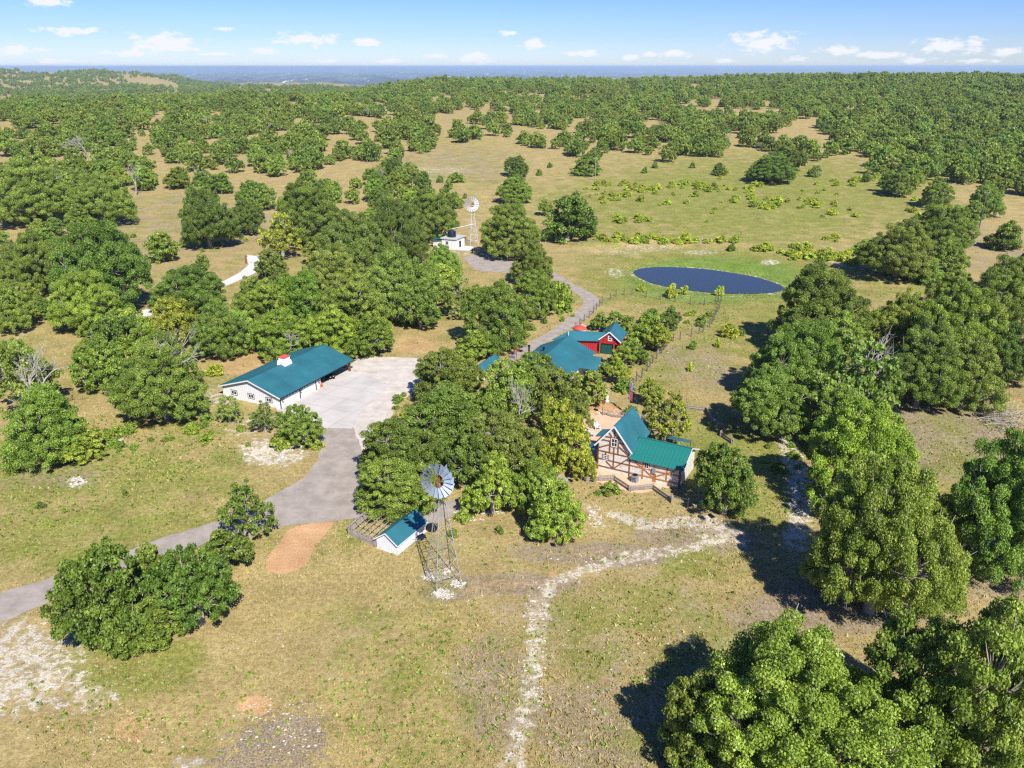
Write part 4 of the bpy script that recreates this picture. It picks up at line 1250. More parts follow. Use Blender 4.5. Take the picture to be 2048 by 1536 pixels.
# pale willowy shrubs on the pasture
PAST = [(1290, 375, 130, 10, 26, 'in the upper weed belt right of the flat juniper patch'), (1230, 400, 60, 10, 14, 'below the thin pasture pole'), (1360, 380, 90, 14, 20, 'in the middle of the upper pasture'),
        (1570, 410, 80, 12, 26, 'in the big bright belt below the far pasture oak'), (1740, 365, 80, 10, 24, 'around the tiny juniper on the upper right pasture'), (1480, 400, 24, 10, 6, 'by the faint wheel track'),
        (1260, 440, 50, 8, 10, 'at the thin meadow fence'), (1250, 480, 70, 5, 14, 'on the dam, left part'), (1340, 484, 130, 4, 24, 'along the crest of the dam above the pond'), (1580, 500, 90, 6, 18, 'along the dam end above the pond tip'),
        (1640, 515, 70, 8, 14, 'beside the pale track right of the pond'), (1670, 480, 20, 8, 4, 'in the lone clump left of the pole clump'), (1690, 520, 40, 14, 10, 'at the left foot of the pole clump'), (1450, 365, 60, 24, 8, 'below the small lone juniper'),
        (1600, 380, 120, 14, 14, 'in front of the far pasture oak'), (1400, 430, 120, 30, 8, 'strewn over the open pasture'), (1200, 380, 30, 12, 8, 'right of the far dark cedars'), (1660, 420, 70, 20, 8, 'on the right of the open pasture'), (1840, 420, 40, 20, 6, 'before the clump by the utility pole')]
BUSHY = [(190, 880, 190, 26, 26, 'on the meadow edge at the left'), (420, 850, 70, 36, 12, 'on the slope left of the white garage'), (560, 890, 90, 14, 8, 'on the pale rubble before the garage'), (330, 470, 180, 40, 14, 'on the dry clearing with the single cedar'),
         (803, 815, 12, 24, 5, 'on the gravel bank beside the concrete apron'), (1400, 640, 30, 24, 10, 'inside the top corner of the fenced yard'), (1560, 900, 60, 60, 10, 'beside the rocky dry creek'), (1090, 640, 60, 26, 10, 'on the clay bank by the upper drive')]
rng = random.Random(4)
for (cx, cy, rx, ry, n, where) in BUSHY:
    for _ in range(n):
        a, q = rng.uniform(0, 6.28), math.sqrt(rng.random())
        x, y, z = G(cx + rx * q * math.cos(a), cy + ry * q * math.sin(a))
        R = rng.uniform(.5, 1.25); tn = rng.choice('glv')
        add_tree(x, y, z, R, R * rng.uniform(.4, .7), 'shrub', tn, ('little ' if R < .85 else '') + ADJ[tn] + ' weed bush ' + where, 'weed_bush', 'shrub', 'weed bushes ' + where, parts=('stem', 'foliage'))
for (cx, cy, rx, ry, n, where) in PAST:
    for _ in range(n):
        a, q = rng.uniform(0, 6.28), math.sqrt(rng.random())
        x, y, z = G(cx + rx * q * math.cos(a), cy + ry * q * math.sin(a))
        R = rng.uniform(.9, 2.1)
        tn = rng.choice('bbbby')
        add_tree(x, y, z, R, R * rng.uniform(.4, .75), 'shrub', tn, ('low ' if R < 1.3 else 'broad ' if R > 1.75 else '') + ('pale yellow-green' if tn == 'b' else 'olive') + ' willowy shrub ' + where, 'pasture_shrub', 'shrub', 'pasture shrubs ' + where, parts=('stem', 'foliage'))


def paved(x, y):
    k = inside(x, y, POND_S)
    for nm in ('road', 'gravel_yard', 'concrete_apron', 'asphalt_drive', 'white_drive', 'patio', 'garden_path'):
        vs = [v.co[:2] for v in bpy.data.objects[nm].data.vertices]
        k |= inside(x, y, vs[:len(vs) // (2 if nm in ('concrete_apron', 'white_drive') else 1)])
    return k


def scatter_weeds():
    """broad-leaved weeds all over the meadows: one mass"""
    rng = rs(21)
    P = []
    for (cx, cy, rx, ry, n) in ((830, 1400, 200, 150, 220), (1000, 1350, 420, 180, 260), (300, 1420, 300, 100, 160), (200, 900, 260, 70, 520), (250, 1000, 260, 70, 260), (100, 1050, 140, 70, 120), (1420, 1020, 160, 60, 60), (600, 760, 300, 120, 160), (1300, 1250, 220, 120, 120), (1380, 560, 200, 60, 200), (1350, 700, 120, 70, 90),
                               (1400, 630, 70, 26, 160), (330, 890, 160, 60, 260), (1090, 650, 60, 40, 90), (1560, 920, 70, 120, 160), (1860, 900, 120, 80, 70), (400, 470, 260, 80, 200), (1300, 420, 360, 80, 420), (900, 345, 140, 40, 120), (1240, 980, 90, 30, 60), (1000, 1100, 260, 50, 60), (760, 800, 60, 50, 40), (1950, 520, 110, 60, 90), (1760, 600, 120, 60, 90)):
        a = rng.uniform(0, 6.28, n); q = np.sqrt(rng.rand(n))
        for u, v in zip(cx + rx * q * np.cos(a), cy + ry * q * np.sin(a)):
            x, y = px_flat(u, max(v, 400))
            P.append((x, y, zat(x, y), rng.uniform(.07, .2) * (1 + .9 * (rng.rand() < .12))))
    P = np.array(P)
    P = P[~paved(P[:, 0], P[:, 1])]
    V, F, t = leaf_cloud(P[:, :3] + np.stack([0 * P[:, 3], 0 * P[:, 3], P[:, 3] * .5], 1), P[:, 3], 12, .17, rng, up=.5, zsq=.7)
    o = link('meadow_weeds', arr_mesh('meadow_weeds', V, F, M['leaf'], {'tone': ('FACE', t)}))
    o.color = (1.35, 1.25, 1.25, 1)
    tag(o, 'broad leaved weeds dotted over the dry meadow', 'weeds', kind='stuff')


scatter_weeds()


def grass_mat():
    m, nt, b = mat_new('dry_grass_blades')
    N, L = nt.nodes.new, nt.links.new
    at = N('ShaderNodeAttribute'); at.attribute_name = 'tone'
    rp = N('ShaderNodeValToRGB')
    rp.color_ramp.elements[0].color = (.12, .155, .03, 1); rp.color_ramp.elements[1].color = (.42, .335, .15, 1)
    e = rp.color_ramp.elements.new(.45); e.color = (.27, .225, .08, 1)
    L(at.outputs['Fac'], rp.inputs[0]); L(rp.outputs[0], b.inputs['Base Color'])
    b.inputs['Roughness'].default_value = .9; b.inputs['Specular IOR Level'].default_value = .1
    return m


M['grass'] = grass_mat()


def scatter_grass():
    rng = rs(33)
    n = 240000
    # even over the meadow near the camera, thinning with distance
    r = 48 + 190 * rng.rand(n) ** 1.35; az = np.radians(rng.uniform(-38, 38, n))
    x, y = r * np.sin(az), r * np.cos(az)
    px, py = project(x, y, 0 * x)
    keep = ~paved(x, y)
    for (cx, cy, rx, ry, amt) in CALICHE_ELL:
        keep &= ~((((px - cx) / rx) ** 2 + ((py - cy) / ry) ** 2 < 1) & (rng.rand(n) < amt))
    keep &= ~(inside(x, y, [px_flat(*p) for p in CLAY_POLY]))
    for pts, w, amt in CALICHE_LINES[2:6]:
        keep &= ~((seg_dist(x, y, [px_flat(*p) for p in pts]) < w) & (rng.rand(n) < .6))
    x, y, r = x[keep], y[keep], r[keep]
    n = len(x)
    z = zf(x, y)
    gp = .5 + .35 * np.sin(x * .11 + 1) * np.sin(y * .13) + .25 * np.sin(x * .31 + y * .23)
    h = rng.uniform(.06, .19, n) * np.where(rng.rand(n) < .1, 2.0, 1.0) * (.7 + .5 * gp)
    k = 2
    c = np.repeat(np.stack([x, y, z], 1), k, 0)
    c[:, :2] += rng.normal(size=(n * k, 2)) * .09
    hh = np.repeat(h, k) * rng.uniform(.6, 1.2, n * k)
    a = rng.uniform(0, 6.28, n * k); w = hh * .38
    dx, dy = np.cos(a) * w, np.sin(a) * w
    tip = c + np.stack([rng.normal(size=n * k) * hh * .45, rng.normal(size=n * k) * hh * .45, hh], 1)
    V = np.stack([c + np.stack([dx, dy, 0 * dx], 1), c - np.stack([dx, dy, 0 * dx], 1), tip], 1).reshape(-1, 3)
    F = np.arange(3 * n * k).reshape(-1, 3)
    t = np.clip(np.repeat(.62 + .25 * (gp - .5), k) + rng.normal(size=n * k) * .2, 0, 1)
    o = link('meadow_grass', arr_mesh('meadow_grass', V, F, M['grass'], {'tone': ('FACE', t)}))
    tag(o, 'short dry grass tufts covering the meadow', 'grass', kind='stuff')


scatter_grass()


def scatter_rocks():
    rng = random.Random(8)
    m = MB()
    for (cx, cy, rx, ry, n, s) in ((1600, 985, 26, 60, 130, .30), (1590, 900, 20, 40, 40, .26), (1340, 1045, 110, 16, 40, .13), (1250, 1120, 150, 18, 60, .13), (1070, 1290, 26, 130, 110, .14), (590, 890, 50, 30, 40, .28), (530, 905, 50, 22, 50, .24),
                                   (1300, 497, 70, 10, 24, .22), (560, 1450, 100, 60, 90, .12), (1190, 1032, 14, 24, 60, .16), (250, 1470, 200, 50, 60, .11), (960, 1024, 56, 5, 50, .2), (885, 1188, 22, 11, 90, .13), (1285, 860, 10, 34, 70, .3), (155, 965, 20, 12, 14, .3),
                                   (1300, 1330, 200, 140, 120, .12), (1240, 880, 60, 5, 0, .2), (872, 1152, 30, 12, 60, .11), (916, 1168, 16, 9, 60, .12), (1205, 826, 30, 5, 24, .25), (1420, 700, 90, 60, 40, .16), (930, 1040, 40, 3, 20, .2), (1880, 640, 60, 10, 20, .4)):
        for _ in range(n):
            a, q = rng.uniform(0, 6.28), math.sqrt(rng.random())
            x, y, z = G(cx + rx * q * math.cos(a), cy + ry * q * math.sin(a))
            m.rock((x, y, z + .02), s * rng.uniform(.4, 1.4), rng)
    tag(m.build('limestone_rubble', M['stone']), 'loose white limestone stones strewn on tracks and creek bed', 'stones', kind='stuff')


scatter_rocks()


# ------------------------------------------------------------------ buildings
def frame(o, x, y, z=0.0):
    """a point given in the local axes of a placed thing, in world coordinates"""
    c, s = math.cos(o.rotation_euler.z), math.sin(o.rotation_euler.z)
    return (o.location.x + c * x - s * y, o.location.y + s * x + c * y, o.location.z + z)


def wall_window(root, axis, at, c, z0, z1, w, out, nx, nz, fr='white_trim', name='window', surround=None, t=.07):
    """a sash window on the wall plane AXIS=at, centred on c, facing OUT (+1/-1): frame with bars, dark pane behind"""
    def bx(m, a0, a1, b0, b1, d0, d1):
        lo, hi = sorted((at + out * d0, at + out * d1))
        return m.box(a0, a1, lo, hi, b0, b1) if axis == 'y' else m.box(lo, hi, a0, a1, b0, b1)
    m = MB(); x0, x1 = c - w / 2, c + w / 2
    bx(m, x0, x0 + t, z0, z1, .003, .07); bx(m, x1 - t, x1, z0, z1, .003, .07); bx(m, x0 + t, x1 - t, z0, z0 + t, .003, .07); bx(m, x0 + t, x1 - t, z1 - t, z1, .003, .07)
    for i in range(1, nx):
        q = x0 + (x1 - x0) * i / nx; bx(m, q - t * .35, q + t * .35, z0 + t, z1 - t, .003, .06)
    for i in range(1, nz):
        q = z0 + (z1 - z0) * i / nz
        for j in range(nx):
            a = x0 + (x1 - x0) * j / nx + (t if j == 0 else t * .35); b_ = x0 + (x1 - x0) * (j + 1) / nx - (t if j == nx - 1 else t * .35)
            bx(m, a, b_, q - t * .35, q + t * .35, .003, .06)
    f = m.build(name, M[fr], root)
    g = MB(); bx(g, x0 + t * .5, x1 - t * .5, z0 + t * .5, z1 - t * .5, .002, .03)
    g.build('pane', M['dark'], f)
    if surround:
        s = MB(); k = .11
        bx(s, x0 - k, x0 - .002, z0 - k, z1 + k, .002, .05); bx(s, x1 + .002, x1 + k, z0 - k, z1 + k, .002, .05)
        bx(s, x0 - .002, x1 + .002, z1 + .002, z1 + k, .002, .05); bx(s, x0 - .002, x1 + .002, z0 - k, z0 - .002, .002, .05)
        s.build('casing', M[surround], f)
    return f


def wall_lamp(root, x, y, z):
    m = MB()
    m.box(x - .09, x + .09, y - .05, y, z - .1, z + .12); m.path([(x, y - .05, z + .05), (x, y - .3, z + .12), (x, y - .38, z)], .03, .025, 5)
    m.lathe([(.02, .08), (.09, .05), (.20, -.10), (.17, -.11)], 10, (x, y - .38, z - .02))
    return m.build('wall_lamp', M['black'], root)


def shared_battens(root, spots, h_of, dep=.02, w=.05, mat='white_trim'):
    """one upright batten per spot ((x,y), outward normal axis), heights from h_of; alike heights share a mesh"""
    cache = {}
    for (x, y, ax, out, z0) in spots:
        h = round(h_of(x, y), 2)
        key = (ax, out, h, z0)
        if key not in cache:
            m = MB()
            lo, hi = sorted((out * .003, out * dep))
            if ax == 'x': m.box(lo, hi, -w / 2, w / 2, 0, h - z0)
            else: m.box(-w / 2, w / 2, lo, hi, 0, h - z0)
            cache[key] = m.mesh('batten', M[mat])
        link('batten', cache[key], root, (x, y, z0))


# --- white garage
def build_garage():
    g = thing('garage', 'long white garage with teal metal roof, red-capped cupola and open carport end', 'garage', (-39.9, 126.9, 0), R_(64.6))
    W, LE, LT, ZE, ZR = 13.05, 11.0, 20.6, 2.18, 4.22
    m = MB()
    m.prism([(0, -.3), (W, -.3), (W, ZE), (W / 2, ZR), (0, ZE)], 'x', 0, .18)                       # gable wall
    m.prism([(0, -.3), (W, -.3), (W, ZE), (W / 2, ZR), (0, ZE)], 'x', LE - .18, LE)
    m.box(.18, LE - .18, W - .18, W, -.3, ZE)
    for x0, x1 in ((.18, .62), (4.75, 5.45), (9.4, LE - .18)): m.box(x0, x1, 0, .18, -.3, ZE)
    m.box(.62, 4.75, 0, .18, 1.98, ZE); m.box(5.45, 9.4, 0, .18, 1.98, ZE)
    m.box(.18, LE - .18, .18, W - .18, -.05, .05)
    m.build('wall', M['white'], g)
    sp = [(0, y, 'x', -1, .0) for y in np.arange(.2, W, .46)]
    shared_battens(g, sp, lambda x, y: ZE - .02 + (ZR - ZE) * (1 - abs(y - W / 2) / (W / 2)) - .06)
    # roof: two slopes, white rake boards, ridge cap
    e, ov = .45, .5
    sl = (ZR - ZE) / (W / 2); zr = ZR + .16; ze = ZE + .16 - sl * e
    roof = MB()
    roof.slab([(-ov, -e, ze), (LT + .4, -e, ze), (LT + .4, W / 2, zr), (-ov, W / 2, zr)], .1)
    roof.slab([(-ov, W + e, ze), (LT + .4, W + e, ze), (LT + .4, W / 2, zr), (-ov, W / 2, zr)], .1)
    for i in range(1, 46):
        x = -ov + (LT + .4 + ov) * i / 46
        for ya, yb in ((-e, W / 2), (W + e, W / 2)):
            roof.beam((x, ya, ze + .012), (x, yb, zr + .012), .04, .05)
    ro = roof.build('roof', M['teal'], g)
    rk = MB()
    for yy in (-e, W + e):
        rk.beam((-ov - .02, yy, ze - .12), (-ov - .02, W / 2, zr - .12), .05, .2)
    rk.build('rake_board', M['white_trim'], g)
    gt = MB(); gt.beam((-ov, -e - .05, ze - .06), (LT + .4, -e - .05, ze - .06), .1, .12); gt.build('gutter', M['black'], g)
    for x in (-.05, 5.1, 9.55):
        d = MB(); d.beam((x, -.1, 0), (x, -.1, ZE - .12), .12, .12); d.build('downspout', M['black'], g)
    # cupola on the ridge
    cx, cy = 9.3, W / 2
    c = MB(); a = 1.05
    c.prism([(-a, -.45), (a, -.45), (.78, .55), (-.78, .55)], 'y', cy - .95, cy + .95); c.v = [(x + cx, y, z + zr) for x, y, z in c.v]
    c.box(cx - .72, cx + .72, cy - .72, cy + .72, zr + .55, zr + 1.25)
    cu = c.build('cupola', M['white_trim'], ro)
    c = MB(); b = .86; k = len(c.v)
    c.v += [(cx - b, cy - b, zr + 1.25), (cx + b, cy - b, zr + 1.25), (cx + b, cy + b, zr + 1.25), (cx - b, cy + b, zr + 1.25), (cx - .3, cy, zr + 1.62), (cx + .3, cy, zr + 1.62)]
    c.f += [(0, 1, 5, 4), (1, 2, 5), (2, 3, 4, 5), (3, 0, 4), (3, 2, 1, 0)]
    c.build('cupola_cap', M['red_cap'], ro)
    # two wide sectional doors with a row of dark panes
    for x0, x1 in ((.62, 4.75), (5.45, 9.4)):
        d = MB()
        for i in range(4):
            d.box(x0, x1, .07, .12, .02 + i * .49, .02 + i * .49 + .47)
        dr = d.build('garage_door', M['white_trim'], g)
        n = 5
        for i in range(n):
            a0 = x0 + (x1 - x0) * (i + .14) / n; a1 = x0 + (x1 - x0) * (i + .86) / n
            p = MB(); p.box(a0, a1, .045, .068, 1.56, 1.90); p.build('door_pane', M['dark'], dr)
    for x in (.3, 5.1, 10.2): wall_lamp(g, x, 0, 1.72)
    for y in (2.5, 6.5, 10.4): wall_window(g, 'x', 0, y, .85, 1.62, 1.25, -1, 2, 1, 'white_trim', 'window', 'black', .1)
    # carport
    for x, y in ((20.1, .2), (20.1, W / 2), (20.1, W - .2), (15.6, W - .2)):
        p = MB(); p.box(x - .17, x + .17, y - .17, y + .17, 0, 2.1 if y != W / 2 else 4.0); p.build('post', M['brown_wood'], g)
    b = MB(); b.beam((LE, .2, 2.06), (LT + .2, .2, 2.06), .2, .22); b.beam((LE, W - .2, 2.06), (LT + .2, W - .2, 2.06), .2, .22); b.build('beam', M['brown_wood'], g)
    for (p0, p1) in (((20.1, .3, 1.3), (20.1, 1.2, 2.1)), ((20.1, .1, 1.2), (19.2, .1, 2.0))):
        br = MB(); br.beam(p0, p1, .12, .12); br.build('brace', M['brown_wood'], g)
    fl = MB(); fl.box(LE, LT + .4, .0, W, -.1, .078); fl.build('carport_floor', M['concrete'], g)
    return g


GAR = build_garage()


def wheel(root, x, y, r, w, name='wheel'):
    m = MB(); n = 14; k = 0
    prof = [(r * .55, -w / 2), (r * .95, -w / 2), (r, -w * .3), (r, w * .3), (r * .95, w / 2), (r * .55, w / 2)]
    m.lathe(prof, n); m.v = [(x + a, y + c, r + b) for a, b, c in m.v]
    o = m.build(name, M['tyre'], root)
    h = MB(); h.lathe([(r * .5, -w * .52), (r * .56, -w * .3), (r * .56, w * .3), (r * .5, w * .52)], 10); h.v = [(x + a, y + c, r + b) for a, b, c in h.v]
    h.build('rim', M['steel'], o)
    return o


def build_utv(name, label, cat, loc, rz, body, canopy, cmat):
    u = thing(name, label, cat, loc, rz)
    for x in (-.85, .95):
        for y in (-.62, .62): wheel(u, x, y, .32, .26)
    m = MB()
    m.prism([(-1.3, .42), (1.25, .42), (1.42, .62), (1.3, .86), (.55, .98), (.45, .55), (-.35, .55), (-.4, .8), (-1.35, .85)], 'y', -.5, .5)
    m.build('body', M[body], u)
    m = MB(); m.box(-1.38, -.42, -.62, .62, .86, 1.08); m.build('cargo_bed', M['black'], u)
    m = MB(); m.box(-.34, .12, -.46, .46, .56, .78); m.box(-.36, -.24, -.46, .46, .78, 1.25); m.build('seat', M['black'], u)
    m = MB()
    for y in (-.52, .52):
        m.path([(.62, y, .95), (.30, y, 1.72), (-.42, y, 1.76), (-.5, y, .85)], .03, .03, 6)
    m.tube((.3, -.52, 1.72), (.3, .52, 1.72), .03); m.tube((-.42, -.52, 1.76), (-.42, .52, 1.76), .03)
    m.build('roll_cage', M['black'], u)
    m = MB(); m.path([(.55, .22, .95), (.3, .22, 1.06)], .02, .02, 5); m.lathe([(.15, 0), (.17, .015), (.15, .03), (.12, .015)], 12, (.27, .22, 1.06)); m.build('steering_wheel', M['black'], u)
    if canopy:
        m = MB(); m.slab([(.75, -.75, 1.84), (.75, .75, 1.84), (-.85, .75, 1.86), (-.85, -.75, 1.86)], .07); m.build('canopy', M[cmat], u)
    for y in (-.36, .36):
        h = MB(); h.box(1.405, 1.43, y - .1, y + .1, .66, .76); h.build('headlight', M['chair'], u)
    return u


p = frame(GAR, 15.2, 1.6)
build_utv('utility_vehicle', 'black open utility vehicle parked in the shade of the carport', 'utility vehicle', (p[0], p[1], .08), R_(64.6 - 112), 'black', False, None)
x, y, z = G(796, 1018, .5)
build_utv('utility_cart', 'red utility cart with dark navy roof under the oak behind the white shed', 'utility cart', (x + .15, y - .1, .03), R_(200), 'red_cap', True, 'navy')

p = frame(GAR, 10.55, -.55)
t = thing('gas_pump', 'small red pump on a round pale base at the garage corner by the carport', 'pump', (p[0], p[1], .075), R_(64.6)); t.scale = (.85, .85, .85)
m = MB(); m.lathe([(.40, 0), (.42, .12), (.36, .30), (.28, .34)], 14); m.build('base', simple('pinkish_clay', (.55, .30, .26), .8), t)
m = MB(); m.lathe([(.20, .34), (.22, .5), (.22, 1.0), (.16, 1.08), (.16, 1.14), (.2, 1.18), (.18, 1.36), (.06, 1.44)], 14); m.build('body', M['red_cap'], t)


# --- half-timbered cottage
def build_cottage():
    c = thing('cottage', 'half-timbered white stone cottage with steep teal gable roof and low wing', 'cottage', (12.53, 104.81, 0), R_(-28.5))
    GW, GD, ZE, ZR = 4.95, 6.9, 4.35, 7.45
    XW, WD = 12.4, 6.9
    m = MB()
    m.prism([(0, -.4), (GW, -.4), (GW, ZE), (GW / 2, ZR), (0, ZE)], 'y', 0, GD)
    m.prism([(0.02, -.4), (WD, -.4), (WD, 3.15), (WD / 2, 4.72), (0.02, 3.15)], 'x', GW + .002, XW)
    m.build('wall', M['rubble'], c)
    # main roof
    e = .42; sl = (ZR - ZE) / (GW / 2); zr, ze = ZR + .14, ZE + .14 - sl * e
    r = MB()
    r.slab([(-e, -.42, ze), (-e, GD + .4, ze), (GW / 2, GD + .4, zr), (GW / 2, -.42, zr)], .1)
    r.slab([(GW + e, -.42, ze), (GW + e, GD + .4, ze), (GW / 2, GD + .4, zr), (GW / 2, -.42, zr)], .1)
    ro = r.build('roof', M['teal'], c)
    m = MB(); m.beam((GW / 2, -.44, zr + .03), (GW / 2, GD + .42, zr + .03), .22, .06); m.build('ridge_cap', M['teal'], ro)
    for sx in (-e, GW + e):
        m = MB(); m.beam((sx, -.45, ze - .1), (GW / 2, -.45, zr - .1), .06, .2); m.build('rake_board', M['white_trim'], c)
    # wing roof: standing-seam panels, each one a sheet with its rib
    x0, x1 = GW + .05, XW + .5; n = 15; y0, yr = -.5, WD / 2; z0, z1 = 3.15 + .13 - .5 * .455, 4.72 + .13
    pw = (x1 - x0) / n
    pm = MB()
    pm.slab([(0, y0, z0), (pw - .03, y0, z0), (pw - .03, yr, z1), (0, yr, z1)], .05); pm.beam((pw - .015, y0, z0 + .015), (pw - .015, yr, z1 + .015), .06, .08)
    pme = pm.mesh('roof_panel', M['teal_green'])
    for i in range(n):
        link('roof_panel', pme, c, (x0 + pw * i, 0, 0))
    m = MB(); m.slab([(x0, WD + .5, z0), (x1, WD + .5, z0), (x1, yr, z1), (x0, yr, z1)], .06); m.build('rear_roof', M['teal'], c)
    m = MB(); m.beam((x0, yr, z1 + .04), (x1, yr, z1 + .04), .25, .05); m.build('wing_ridge_cap', M['teal_green'], c)
    m = MB(); m.beam((x1 + .02, y0, z0 - .06), (x1 + .02, yr, z1 - .06), .05, .14); m.beam((x1 + .02, WD + .5, z0 - .06), (x1 + .02, yr, z1 - .06), .05, .14); m.build('wing_rake_board', M['white_trim'], c)
    # rear porch of the wing
    m = MB(); m.slab([(8.0, WD + .4, 3.75), (11.2, WD + .4, 3.75), (11.2, WD + 2.6, 3.15), (8.0, WD + 2.6, 3.15)], .08); m.build('porch_roof', M['teal'], c)
    for x in (8.2, 11.0):
        m = MB(); m.box(x - .07, x + .07, WD + 2.35, WD + 2.5, 0, 3.1); m.build('porch_post', M['brown_wood'], c)
    # side porch on the left
    m = MB(); m.slab([(-2.6, .4, 2.45), (0, .4, 3.0), (0, 2.6, 3.0), (-2.6, 2.6, 2.45)], .08); m.slab([(-1.9, 3.4, 3.45), (0, 3.4, 3.9), (0, 6.2, 3.9), (-1.9, 6.2, 3.45)], .08); m.build('side_roof', M['teal'], c)
    m = MB(); m.box(-3.9, -.002, .25, .5, -.3, .95); m.build('porch_wall', M['rubble'], c)
    for x in (-2.45, -.1):
        m = MB(); m.box(x - .08, x + .08, .42, .58, .95, 2.45); m.build('porch_post', M['brown_wood'], c)
    # timbers on the front, each one a beam of its own
    def tim(a, b, mat, w=.16):
        m = MB(); A = (a[0], -.035, a[1]); B = (b[0], -.035, b[1])
        d = Vector(B) - Vector(A); d.normalize(); u = Vector((-d.z, 0, d.x)) * (w / 2)
        k = len(m.v)
        for y in (-.075, .001):
            for P, s in ((A, 1), (A, -1), (B, -1), (B, 1)):
                m.v.append((P[0] + u.x * s, y, P[2] + u.z * s))
        m.f += [(3, 2, 1, 0), (4, 5, 6, 7)] + [(i, (i + 1) % 4, 4 + (i + 1) % 4, 4 + i) for i in range(4)]
        m.build('timber', M[mat], c)
    B, O = 'brown_wood', 'orange_wood'
    for a, b, mt in [((.08, -.2), (.08, 4.25), B), ((0.16, .62), (4.87, .62), B), ((0.16, 1.8), (.78, 1.8), B), ((1.72, 1.8), (2.42, 1.8), B), ((2.6, 1.8), (4.87, 1.8), B), ((0.16, 3.08), (4.87, 3.08), B),
                     ((2.5, .7), (2.5, 3.0), B), ((1.82, 3.16), (1.82, 4.86), B), ((3.12, 3.16), (3.12, 4.86), B), ((2.48, 3.16), (2.48, 4.1), B), ((.2, 3.55), (1.74, 4.35), B), ((3.2, 4.35), (4.85, 3.2), B),
                     ((.32, 4.86), (1.95, 4.94), B), ((3.0, 4.94), (4.6, 4.86), B), ((1.0, 5.52), (1.9, 5.52), B), ((3.05, 5.52), (3.95, 5.52), B), ((2.48, 5.62), (2.48, 7.2), B), ((1.62, 6.2), (2.1, 5.6), B), ((2.86, 5.6), (3.34, 6.2), B),
                     ((1.35, 1.6), (2.42, .7), B), ((2.6, .7), (4.85, 2.95), B), ((1.25, 2.62), (1.25, 3.0), B), ((4.95, .0), (4.95, 3.0), B),
                     ((5.03, .66), (12.2, .66), O), ((5.03, 1.86), (6.9, 1.86), O), ((7.95, 1.86), (12.2, 1.86), O), ((6.98, .1), (6.98, 2.95), O), ((8.62, .1), (8.62, 2.95), O), ((10.5, .74), (10.5, 2.95), O),
                     ((5.08, 2.95), (6.9, 1.92), O), ((7.06, 1.78), (8.54, .74), O), ((8.7, .9), (10.42, 1.8), O), ((10.58, 1.92), (12.2, 2.9), O), ((12.3, -.2), (12.3, 3.0), B), ((8.9, .1), (8.9, 1.4), O)]:
        tim(a, b, mt)
    wall_window(c, 'y', 0, 2.47, 4.14, 5.46, .96, -1, 2, 2, 'white_trim', 'window', 'brown_wood', .1)
    wall_window(c, 'y', 0, 1.25, 1.86, 2.52, .84, -1, 3, 2, 'white_trim', 'window', 'brown_wood', .07)
    wall_window(c, 'y', 0, 7.45, 1.92, 2.92, .72, -1, 2, 2, 'white_trim', 'window', 'orange_wood', .07)
    m = MB(); m.box(8.38, 8.86, -.26, -.08, 1.5, 2.25); m.build('meter_box', M['grey_metal'], c)
    m = MB(); m.box(12.35, 12.5, -.35, -.2, .0, 3.0); m.build('downspout', M['brown_wood'], c)
    m = MB(); m.box(XW + .02, XW + .06, .1, .25, 0, 3.1); m.build('corner_board', M['brown_wood'], c)
    return c


COT = build_cottage()
p = frame(COT, 6.25, -1.15)
a = thing('air_conditioner', 'round-cornered grey air conditioning unit on the ground before the cottage wing', 'air conditioner', (p[0], p[1], 0.02), R_(-28.5))
m = MB(); o_ = .46
pts = [(-o_, -o_ + .12), (-o_ + .12, -o_), (o_ - .12, -o_), (o_, -o_ + .12), (o_, o_ - .12), (o_ - .12, o_), (-o_ + .12, o_), (-o_, o_ - .12)]
m.prism(pts, 'z', .05, 1.08); m.build('cabinet', M['grey_metal'], a)
m = MB(); m.lathe([(.40, 1.083), (.40, 1.12), (.36, 1.12), (.36, 1.085)], 16); [m.beam((-.36, q, 1.10), (.36, q, 1.10), .02, .02) for q in (-.2, -.1, 0, .1, .2)]; m.build('fan_grille', M['black'], a)
m = MB(); m.box(-.55, .55, -.55, .55, -.05, .05); m.build('pad', M['concrete'], a)
for i in range(3):
    m = MB(); m.box(-o_ - .012, -o_ - .001, -.3, .3, .25 + i * .22, .35 + i * .22); m.box(-.3, .3, -o_ - .012, -o_ - .001, .25 + i * .22, .35 + i * .22); m.build('louvre', M['black'], a)


